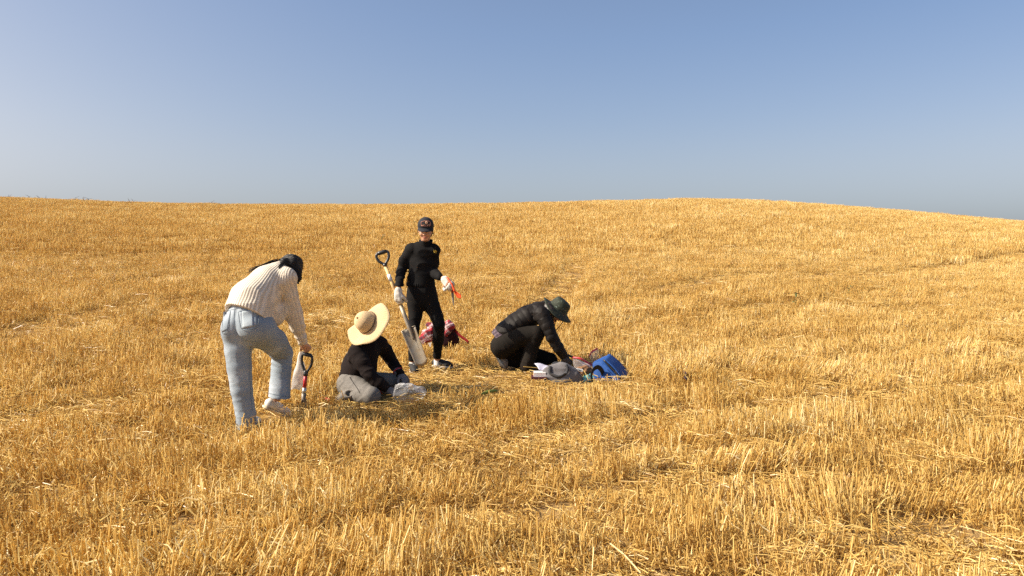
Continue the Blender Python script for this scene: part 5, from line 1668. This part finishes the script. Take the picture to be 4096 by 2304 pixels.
def build_small_spade(Z):
    foot = Z(806, 988, 6.68); g = Z(783, 1275, 6.66); g[2] = gz(g[0], g[1]) - .05
    T = thing('small_spade', 'short spade with black grip and red shaft stuck upright in the stubble', 'spade', [g[0], g[1], g[2] + .05])
    d_grip(T, Z(780, 826, 6.69), Z(858, 846, 6.66), foot, .0115, M_BLACK_PL)
    s0, s1 = foot, Z(797, 1092, 6.675)
    V, F = tube([s0 - N3(s1 - s0) * .035, s0 + N3(s1 - s0) * .012], .0195, 12); link_mesh('collar', V, F, M_BLACK_PL, T)
    V, F = tube([s0, s1], .0165, 14); link_mesh('red_shaft', V, F, M_RED_PAINT, T)
    s2 = Z(792, 1135, 6.67)
    V, F = tube([s1 - N3(s2 - s1) * .005, s2], [.0178, .0190], 14); link_mesh('ferrule', V, F, M_FERRULE, T)
    ax = N3(g - s2); V, F = tube([s2 - ax * .004, s2 + ax * .05, s2 + ax * .10], [.0205, .019, .014], 12); link_mesh('steel_socket', V, F, M_STEEL_DK, T)
    side = N3(np.cross(ax, (-.75, .65, 0))); nrm = np.cross(ax, side)
    V, F = blade_mesh(s2 + ax * .045, ax, side, nrm, np.linalg.norm(g - s2) - .045, .050, .070, .016); link_mesh('blade', V, F, M_STEEL_DK, T)
    sc = Sdf(.003); sc.ell(Z(795, 968, 6.66), (.005, .004, .005)); solid('screw', sc, .002, M_FERRULE, T, 1)

def crumple(V, amp, freq, seed):
    return V + amp * np.stack([vnoise(V * freq + seed) - .5, vnoise(V * freq + seed + 17) - .5, vnoise(V * freq + seed + 31) - .5], 1) * 2

def pillow(L, R, thick, n=16, m=11):
    """a bag between two edge polylines: front and back films joined at the rim"""
    A, B = spline(L, n), spline(R, n)
    V, F = [], []
    for sgn in (1, -1):
        for i in range(n):
            for j in range(m):
                v = j / (m - 1); u = i / (n - 1)
                bul = thick * math.sin(math.pi * v) ** .7 * math.sin(math.pi * (0.06 + .94 * u)) ** .6 if 0 < u else 0
                V.append(A[i] * (1 - v) + B[i] * v + np.array([0, -sgn * bul, 0]))
        b0 = 0 if sgn > 0 else n * m
        for i in range(n - 1):
            for j in range(m - 1):
                q = (b0 + i * m + j, b0 + i * m + j + 1, b0 + (i + 1) * m + j + 1, b0 + (i + 1) * m + j)
                F.append(q if sgn > 0 else q[::-1])
    return np.array(V), F

def build_bags(ZA, ZB, ZD, ZC):
    # milky bag hanging from the small spade's grip
    L = [ZA(758, 815, 6.70), ZA(742, 850, 6.70), ZA(722, 950, 6.70), ZA(700, 1030, 6.71), ZA(692, 1095, 6.72)]
    R = [ZA(786, 812, 6.72), ZA(790, 880, 6.72), ZA(800, 960, 6.73), ZA(800, 1040, 6.73), ZA(760, 1105, 6.73)]
    V, F = pillow(L, R, .028); V = crumple(V, .010, 22, 3.0)
    o = link_mesh('plastic_bag', V, F, M_FILM_W, None); tag(o, 'limp milky plastic bag hanging from the hand on the small spade grip', 'plastic bag')
    # clear crumpled bag by the kneeling person's gloves
    c = ZB(1000, 1235, 7.02)
    g = Sdf(.03); g.ell(c, (.135, .09, .075)); g.ell(ZB(900, 1240, 7.02), (.07, .06, .08)); g.cone(ZB(1090, 1230, 7.02), ZB(1175, 1215, 7.02), .04, .015)
    g.disp = lambda P: fold_noise(P, (14, 14, 18), .022, 2.0) + fold_noise(P, 40, .005, 5.0)
    o = solid('plastic_bag', g, .006, M_FILM, None, 0); tag(o, 'crumpled clear plastic bag under the gloves of the person in the straw hat', 'plastic bag')
    TRAMPLE.append((c[0], c[1], .25)); CLEAR.append((c[0], c[1], .13, .09))
    # --- zip bags of soil
    def zip_bag(label, L, R, thick, soil, zipline, lab=None, seed=1.0):
        V, F = pillow(L, R, thick); V = crumple(V, .008, 20, seed)
        T = thing('sample_bag', label, 'sample bag', [np.mean([p[0] for p in L + R]), np.mean([p[1] for p in L + R]), min(p[2] for p in L + R)], 'zip bags of soil samples')
        link_mesh('film', V, F, M_FILM_Z, T)
        if soil:
            s = Sdf(.03)
            for cc, rr in soil: s.ell(cc, rr)
            s.disp = lambda P: fold_noise(P, 30, .012, 4.0)
            solid('soil', s, .006, M_SOIL, T, 1)
        V, F = tube(spline(zipline, 16), .006, 6, flat=1.6); link_mesh('zip_strip', V, F, M_ZIP, T)
        if lab:
            G = np.array([[lab[0] * (1 - v) + lab[1] * v, lab[3] * (1 - v) + lab[2] * v] for v in np.linspace(0, 1, 5)]); V, F = sheet(G, .001); lo = link_mesh('paper_label', V, F, M_PAPER, T, False)
            a = lab[0] * .45 + lab[3] * .55 + (lab[1] - lab[0]) * .25; b = lab[0] * .45 + lab[3] * .55 + (lab[1] - lab[0]) * .75
            V, F = tube([a + np.array([0, -.003, 0]), b + np.array([0, -.003, 0])], .003, 5); link_mesh('printed_line', V, F, M_INK, lo)
        return T
    Z = ZD
    zip_bag('zip bag of brown soil with red seal and white label beside the teal box',
            [Z(1172, 912, 8.12), Z(1172, 985, 8.10), Z(1195, 1060, 8.08), Z(1235, 1150, 8.05)], [Z(1415, 1010, 8.16), Z(1425, 1045, 8.14), Z(1415, 1090, 8.12), Z(1400, 1140, 8.08)], .045,
            [(Z(1310, 1085, 8.07), (.088, .038, .058)), (Z(1270, 1110, 8.06), (.055, .03, .045))],
            [Z(1172, 914, 8.115), Z(1260, 925, 8.08), Z(1350, 975, 8.10), Z(1416, 1012, 8.155)],
            [Z(1190, 1042, 8.005), Z(1298, 1060, 8.005), Z(1294, 1096, 8.0), Z(1192, 1074, 8.0)], 2.0)
    zip_bag('zip bag standing upright behind the blue cooler bag', [Z(1380, 870, 8.42), Z(1378, 910, 8.41), Z(1400, 960, 8.40), Z(1420, 1010, 8.38)],
            [Z(1482, 800, 8.44), Z(1510, 850, 8.43), Z(1545, 905, 8.42), Z(1560, 1000, 8.40)], .025, [(Z(1480, 980, 8.40), (.06, .03, .035))],
            [Z(1378, 900, 8.415), Z(1400, 850, 8.42), Z(1440, 820, 8.43), Z(1482, 798, 8.44)], None, 7.0)
    # --- grey tote
    g = Sdf(.05)
    fr = np.eye(3); sc = np.array([1, .55, 1])
    T = thing('tote_bag', 'slumped grey canvas tote bag with looped handles lying in the straw', 'tote bag', on_ground(1920 + 1040 / 3.15, 1140 + 1290 / 3.15))
    Yt = 7.86
    g.chain([(Z(905, 1110, Yt), .075), (Z(1060, 1085, Yt), .080), (Z(1130, 1120, Yt), .078)], sc=sc, frame=fr)
    g.chain([(Z(895, 1215, Yt - .03), .078), (Z(1060, 1215, Yt - .04), .085), (Z(1175, 1215, Yt - .03), .075)], sc=sc, frame=fr)
    g.disp = lambda P: fold_noise(P, (9, 9, 13), .016, 6.0)
    body = solid('tote_body', g, .006, M_TOTE, T, 1)
    hp = [(885, 1030), (882, 1075), (888, 1118), (940, 1148), (1000, 1162), (1060, 1135), (1098, 1080), (1095, 1030), (1080, 1008)]
    pts = [on_surface(g, Z, x, y, 7.5, 8.1, .012) for x, y in hp]
    V, F = strap(spline(pts, 30), .030, .004, lambda i: (0.25, -.2, 1.0) if 8 < i < 20 else (1, 0, 0)); link_mesh('handle', V, F, M_TOTE_DK, T)
    V, F = strap(spline([Z(900, 1028, 7.92), Z(940, 985, 7.97), Z(1010, 992, 7.98), Z(1070, 1012, 7.93)], 16), .028, .004, (0, .6, 1)); link_mesh('handle', V, F, M_TOTE_DK, T)
    CLEAR.append((Z(1040, 1215, Yt)[0], Yt - .02, .24, .15))
    # --- papers and envelopes
    A, B, C, D = Z(685, 992, 8.02), Z(868, 1006, 8.00), Z(872, 1070, 7.93), Z(742, 1064, 7.93)
    G = np.array([[(A * (1 - v) + B * v) * (1 - u) + (D * (1 - v) + C * v) * u + np.array([0, 0, .010 * math.sin(5 * v + 3 * u)]) for v in np.linspace(0, 1, 9)] for u in np.linspace(0, 1, 7)])
    V, F = sheet(G, .004); o = link_mesh('paper_sheet', V, F, M_PAPER_L, None); tag(o, 'pale lilac papers in a clear sleeve behind the grey tote bag', 'papers')
    W_ = np.array([.20, .0, 0]);
    for k in range(4):
        p = Z(676 + 2 * (k % 2), 1143 - 15 * k, 7.86)
        V, F = strap([p + np.array([0, 0, 0]), p + np.array([.06, 0, .001]), p + np.array([.12, 0, .0])], .11, .009, (0, 1, 0))
        o = link_mesh('envelope', V, F, M_PAPER, None, False); tag(o, 'white envelope in the small stack on a dark book beside the tote bag', 'envelope', 'envelopes stacked beside the tote bag')
        if k < 3:
            V, F = strap([p + np.array([.001, 0, .0062]), p + np.array([.119, 0, .0066])], .108, .0018, (0, 1, 0)); link_mesh('red_edge', V, F, M_RED_CLOTH, o, False)
    p = Z(646, 1160, 7.85)
    V, F = strap([p, p + np.array([.08, 0, 0]), p + np.array([.155, 0, 0])], .15, .020, (0, 1, 0)); o = link_mesh('closed_book', V, F, M_MAROON_BK, None, False); tag(o, 'dark maroon closed book under the stack of white envelopes', 'book')
    CLEAR.append((p[0] + .08, 7.88, .11, .10))
    # --- teal box
    T = thing('teal_box', 'flat teal cardboard box between the tote bag and the blue cooler bag', 'box', on_ground(1920 + 1350 / 3.15, 1140 + 1230 / 3.15))
    a, b, c, d = Z(1300, 1150, 7.93), Z(1395, 1112, 8.02), Z(1475, 1178, 7.98), Z(1305, 1212, 7.82)
    def prism(q, h):
        n = len(q); V = np.array(list(q) + [x - np.array([0, 0, h]) for x in q]); return V, [tuple(range(n))[::-1], tuple(range(n, 2 * n))] + [(i, (i + 1) % n, n + (i + 1) % n, n + i) for i in range(n)]
    V, F = prism([a, b, c, d], .045); link_mesh('lid', V, F, M_TEAL, T, False)
    e, f = Z(1238, 1165, 7.92), Z(1252, 1222, 7.83)
    V, F = prism([e, a - np.array([.002, 0, .002]), d - np.array([.002, 0, .002]), f], .040); link_mesh('end_panel', V, F, M_TEAL_DK, T, False)
    CLEAR.append((Z(1350, 1180, 7.92)[0], 7.92, .13, .13))
    # --- blue cooler bag
    gb = on_ground(1920 + 1700 / 3.15, 1140 + 1300 / 3.15)
    T = thing('cooler_bag', 'boxy blue nylon cooler bag with flap and black shoulder strap', 'bag', gb)
    A, B, C, D = Z(1546, 938, 7.90), Z(1606, 862, 8.16), Z(1880, 1120, 8.12), Z(1800, 1205, 7.80)
    low = lambda p, h=.005: np.array([p[0], p[1], gz(p[0], p[1]) + h])
    hull = [A + np.array([0, 0, -.012]), B + np.array([0, 0, -.012]), C + np.array([-.01, 0, -.012]), D + np.array([-.005, 0, -.012]), Z(1418, 985, 7.96), Z(1428, 968, 8.18), low(Z(1440, 1240, 7.90)), low(Z(1470, 1200, 8.18)), low(Z(1750, 1300, 7.80)), low(Z(1885, 1260, 8.12))]
    bm = bmesh.new()
    for p in hull: bm.verts.new(p)
    bmesh.ops.convex_hull(bm, input=bm.verts)
    bmesh.ops.remove_doubles(bm, verts=bm.verts, dist=.002)
    bmesh.ops.dissolve_limit(bm, angle_limit=math.radians(6), verts=bm.verts, edges=bm.edges)
    bmesh.ops.bevel(bm, geom=list(bm.edges), offset=.012, segments=3, profile=.5, affect='EDGES')
    bmesh.ops.triangulate(bm, faces=bm.faces)
    bmesh.ops.subdivide_edges(bm, edges=[e_ for e_ in bm.edges if e_.calc_length() > .05], cuts=4, use_grid_fill=True)
    bm.verts.ensure_lookup_table()
    V = np.array([v.co for v in bm.verts]); F = [tuple(v.index for v in f_.verts) for f_ in bm.faces]; bm.free()
    V = crumple(V, .003, 14, 5.0)
    link_mesh('bag_body', V, F, M_BLUE, T)
    G = np.zeros((16, 9, 3)); nn = N3(np.cross(C - B, A - B)); nn = nn if nn[2] > 0 else -nn
    for i in range(16):
        u = i / 15
        for j in range(9):
            v = j / 8
            G[i, j] = (A * (1 - v) + B * v) * (1 - u) + (D * (1 - v) + C * v) * u + nn * (.010 + .012 * math.sin(math.pi * min(u * 1.1, 1))) + np.array([0, 0, -.02 * (u < .05)])
    V, F = sheet(G, .007); link_mesh('flap', V, F, M_BLUE, T)
    V, F = strap([p + nn * .006 for p in [A + (D - A) * u + (B - A) * -.03 for u in np.linspace(.02, .98, 10)]], .014, .005, nn); link_mesh('zip_binding', V, F, M_BLACK_PL, T)
    q = [Z(1845, 1128, 8.0), Z(1908, 1168, 8.04), Z(1893, 1238, 8.0), Z(1838, 1196, 7.9)]
    G = np.array([[(q[0] * (1 - v) + q[1] * v) * (1 - u) + (q[3] * (1 - v) + q[2] * v) * u for v in np.linspace(0, 1, 5)] for u in np.linspace(0, 1, 5)]); V, F = sheet(G, .02); link_mesh('corner_patch', V, F, M_BLACK_PL, T)
    lp = [Z(1560, 1150, 7.90), Z(1535, 1080, 7.85), Z(1490, 1035, 7.83), Z(1440, 1055, 7.80), Z(1408, 1110, 7.76), Z(1405, 1180, 7.73), Z(1430, 1260, 7.71), Z(1490, 1300, 7.70), Z(1545, 1265, 7.74), Z(1565, 1200, 7.82)]
    sp_ = spline(lp, 44); cc_ = np.mean(sp_, axis=0)
    V, F = strap(sp_, .044, .004, lambda i: (sp_[i] - cc_) + np.array([.02, -.05, 0])); link_mesh('shoulder_strap', V, F, M_WEB, T)
    for a_, b_, c_ in (((1640, 1140), (1690, 1200), (1720, 1270)), ((1600, 1060), (1660, 1120), (1750, 1215))):
        pp = [Z(x, y, 7.86 - .02 * i) for i, (x, y) in enumerate((a_, b_, c_))]
        V, F = tube(spline(pp, 10), .005, 6); link_mesh('pocket_piping', V, F, M_BLUE_DK, T)
    CLEAR.append((Z(1660, 1200, 7.97)[0], 7.98, .24, .20))
    # --- maroon backpack with a plaid shirt thrown over it
    Z = ZC; Yb = 9.45
    T = thing('backpack', 'dark maroon backpack with red strap slumped behind the standing person', 'backpack', on_ground(1460 + 690 / 2.13, 840 + 1190 / 2.13))
    g = Sdf(.05); g.chain([(Z(640, 1120, Yb), .10), (Z(715, 1110, Yb), .115)], sc=np.array([1, .8, 1]), frame=np.eye(3)); g.chain([(Z(670, 1060, Yb), .075), (Z(735, 1045, Yb), .075)])
    g.disp = lambda P: fold_noise(P, (9, 9, 9), .014, 3.0); solid('pack_body', g, .009, M_MAROON, T, 1)
    V, F = strap(spline([Z(762, 1015, Yb - .06), Z(785, 1045, Yb - .1), Z(815, 1075, Yb - .12), Z(850, 1100, Yb - .14), Z(885, 1128, Yb - .16)], 16), .032, .005, (.3, -.3, 1)); link_mesh('shoulder_strap', V, F, M_RED_STRAP, T)
    s = Sdf(.04); s.chain([(Z(500, 1110, Yb - .05), .055), (Z(545, 1060, Yb - .05), .075), (Z(580, 1030, Yb - .03), .06)], sc=np.array([1, .6, 1]), frame=np.eye(3)); s.chain([(Z(545, 985, Yb), .035), (Z(600, 985, Yb), .035), (Z(660, 1000, Yb), .04), (Z(715, 975, Yb), .045), (Z(725, 1000, Yb - .05), .05)], .04)
    s.cone(Z(690, 1060, Yb - .09), Z(715, 1000, Yb - .08), .02, .05)
    s.disp = lambda P: fold_noise(P, (13, 13, 17), .018, 1.0)
    o = solid('plaid_shirt', s, .007, M_PLAID, None, 1); tag(o, 'crumpled red and white plaid shirt thrown over the maroon backpack', 'shirt')
    q = [Z(538, 1135, Yb - .12), Z(568, 1128, Yb - .12), Z(556, 1175, Yb - .12)]
    V = np.array(q + [p + np.array([0, .004, 0]) for p in q]); link_mesh('white_tag', V, [(0, 1, 2), (5, 4, 3), (0, 3, 4, 1), (1, 4, 5, 2), (2, 5, 3, 0)], M_PAPER, o, False)
    CLEAR.append((Z(650, 1100, Yb)[0], Yb, .34, .18))

def trample_around():
    for px, py, r in ((3010, 1560, .3), (2270, 1560, .42), (2450, 1560, .38), (2130, 1520, .4), (1750, 1560, .45), (1500, 1590, .3), (1960, 1580, .22), (1250, 1660, .18), (960, 1730, .2)):
        q = on_ground(px, py); TRAMPLE.append((q[0], q[1], r))

def build_ground_tools():
    trample_around()
    # soil probe lying in the stubble
    a, b = on_ground(2695, 1446, .09), on_ground(2905, 1541, .06)
    a[2] += .09; b[2] += .06
    T = thing('soil_probe', 'grey tubular soil probe lying in the stubble to the right of the blue bag', 'soil probe', [a[0], a[1], a[2] - .09])
    ax = N3(b - a); L = np.linalg.norm(b - a)
    V, F = tube([a, a + ax * L * .12], .014, 12); h = link_mesh('handle', V, F, M_GREY_PIPE, T)
    V, F = tube([a + ax * L * .115, a + ax * L * .16], .016, 12); link_mesh('black_sleeve', V, F, M_BLACK_PL, h)
    V, F = tube([a + ax * L * .155, a + ax * L * .62], .009, 10); link_mesh('steel_rod', V, F, M_STEEL, T)
    V, F = tube([a + ax * L * .61, a + ax * L * .9, b], [.012, .012, .007], 12); link_mesh('core_tube', V, F, M_FERRULE, T)
    d = T_ = None
    pts = [on_ground(x, y, .12) + np.array([0, 0, .12]) for x, y in ((2698, 1478), (2722, 1480), (2735, 1492), (2748, 1505), (2742, 1516))]
    V, F = strap(spline(pts, 14), .045, .005, (0, 1, .4)); o = link_mesh('webbing_strap', V, F, M_PURPLE, None); tag(o, 'dark purple webbing strap lying in the stubble beside the soil probe', 'strap')
    # red-handled tool half hidden between the small spade and the kneeling person
    a, b = on_ground(1268, 1592, .07) + np.array([0, 0, .07]), on_ground(1325, 1602, .06) + np.array([0, 0, .06])
    T = thing('hand_tool', 'red handled garden tool with black tip half hidden beside the kneeling person', 'garden tool', [a[0], a[1], a[2] - .07])
    V, F = tube([a - (b - a) * .05, a + (b - a) * .32], [.009, .011], 8); link_mesh('black_tip', V, F, M_BLACK_PL, T)
    V, F = tube(spline([a + (b - a) * .3, a + (b - a) * .6 + np.array([0, 0, .005]), b], 8), .015, 10); link_mesh('red_handle', V, F, M_RED_PAINT, T)
    a, b = on_ground(1926, 1576, .12) + np.array([0, 0, .12]), on_ground(1990, 1562, .12) + np.array([0, 0, .12])
    V, F = tube(spline([a, (a + b) / 2 + np.array([0, 0, .006]), b], 9), [.006, .011, .014, .015, .015, .014, .013, .011, .006], 10)
    o = link_mesh('green_stalk', V, F, M_GREENP, None); tag(o, 'thick green plant stalk lying in the straw in front of the crouching person', 'plant stalk')

# ------------------------------------------------------------------ weeds
M_WEED = plain('weed_leaf', (.045, .085, .022), .6, noise=.5, scale=40)
M_DRYWEED = plain('dry_weed_stem', (.085, .055, .03), .8, noise=.4, scale=30)
def build_weeds():
    rr = np.random.default_rng(8)
    spots = [(1664, 905, .16, 'small green weed just behind the cap of the standing person', 12), (1530, 968, .22, 'leafy green weed in the stubble above the long spade grip', 16), (1506, 945, .08, 'tiny green sprig with a pale tip near the leafy weed above the spade', 6),
             (1808, 960, .14, 'faint green weed to the right of the shoulder of the standing person', 9), (3180, 1215, .16, 'green weed tuft in the stubble on the right slope', 10), (3398, 1172, .12, 'small green weed beside the dark wheel mark on the right slope', 8),
             (1290, 1130, .1, 'small green sprout in the stubble right of the cream sweater', 8), (1010, 1130, .1, 'green sprout in the stubble left of the black hair', 6)]
    for px, py, h, lab, n in spots:
        p = on_ground(px, py, .08)
        V, F, ns = [], [], []
        T = thing('weed', lab, 'weed', p, 'green weeds in the stubble')
        stem = spline([p + np.array([0, 0, 0]), p + np.array([rr.normal(0, .01), rr.normal(0, .01), .08 + h * .5]), p + np.array([rr.normal(0, .03), rr.normal(0, .03), .10 + h])], 8)
        v, f = tube(stem, [.004] * 5 + [.003] * 3, 5); link_mesh('stem', v, f, M_WEED, T)
        for k in range(n):
            q = stem[2 + int(rr.random() * 5.9)]; a = rr.uniform(0, 6.28); l = rr.uniform(.04, .085)
            d = np.array([math.cos(a), math.sin(a), rr.uniform(-.1, .7)]); s_ = N3(np.cross(d, (0, 0, 1)))
            G = np.array([[q + d * l * u + s_ * w * .018 * math.sin(math.pi * (.08 + .9 * u)) + np.array([0, 0, -.02 * u * u]) for w in (-1, 0, 1)] for u in np.linspace(0, 1, 5)])
            v, f = sheet(G, .0012); link_mesh('leaf', v, f, M_WEED, T)
    # dry weed stems sticking out along the left skyline
    for px, top, bot in ((115, 795, 830), (182, 789, 822), (160, 815, 830), (298, 808, 826), (332, 804, 822), (352, 812, 826), (532, 802, 818), (518, 808, 818), (852, 812, 824), (38, 790, 806)):
        Y = 47.0 + rr.uniform(-3, 3)
        q = at(px, bot, Y); q[2] = gz(q[0], q[1])
        hgt = max(.35, (at(px, top, Y)[2] - q[2]))
        hgt = min(hgt, .75)
        T = thing('dry_weed', 'thin dark dry weed stem sticking up along the skyline at the top of the slope', 'weed', q, 'dry weeds along the skyline')
        st = spline([q, q + np.array([rr.normal(0, .03), 0, hgt * .5]), q + np.array([rr.normal(0, .08), 0, hgt])], 7)
        v, f = tube(st, [.016, .015, .014, .013, .012, .010, .008], 5); link_mesh('stem', v, f, M_DRYWEED, T)
        for k in range(4):
            a = st[3 + k % 4]; v, f = tube([a, a + np.array([rr.normal(0, .10), rr.normal(0, .05), rr.uniform(.05, .14)])], [.008, .005], 4); link_mesh('twig', v, f, M_DRYWEED, T)
# ------------------------------------------------------------------ assemble
import time as _t
_t0 = _t.time()
person_a, ZA = build_bending_person()
person_b, ZB = build_kneeling_person()
person_c, ZC = build_standing_person()
person_d, ZD = build_crouching_person()
print('A people', _t.time() - _t0)
build_long_spade(ZC)
build_trowel_and_knife(ZC)
build_small_spade(ZA)
build_bags(ZA, ZB, ZD, ZC)
build_ground_tools()
build_weeds()
print('A objects', _t.time() - _t0)
build_stubble()
print('A stubble', _t.time() - _t0)
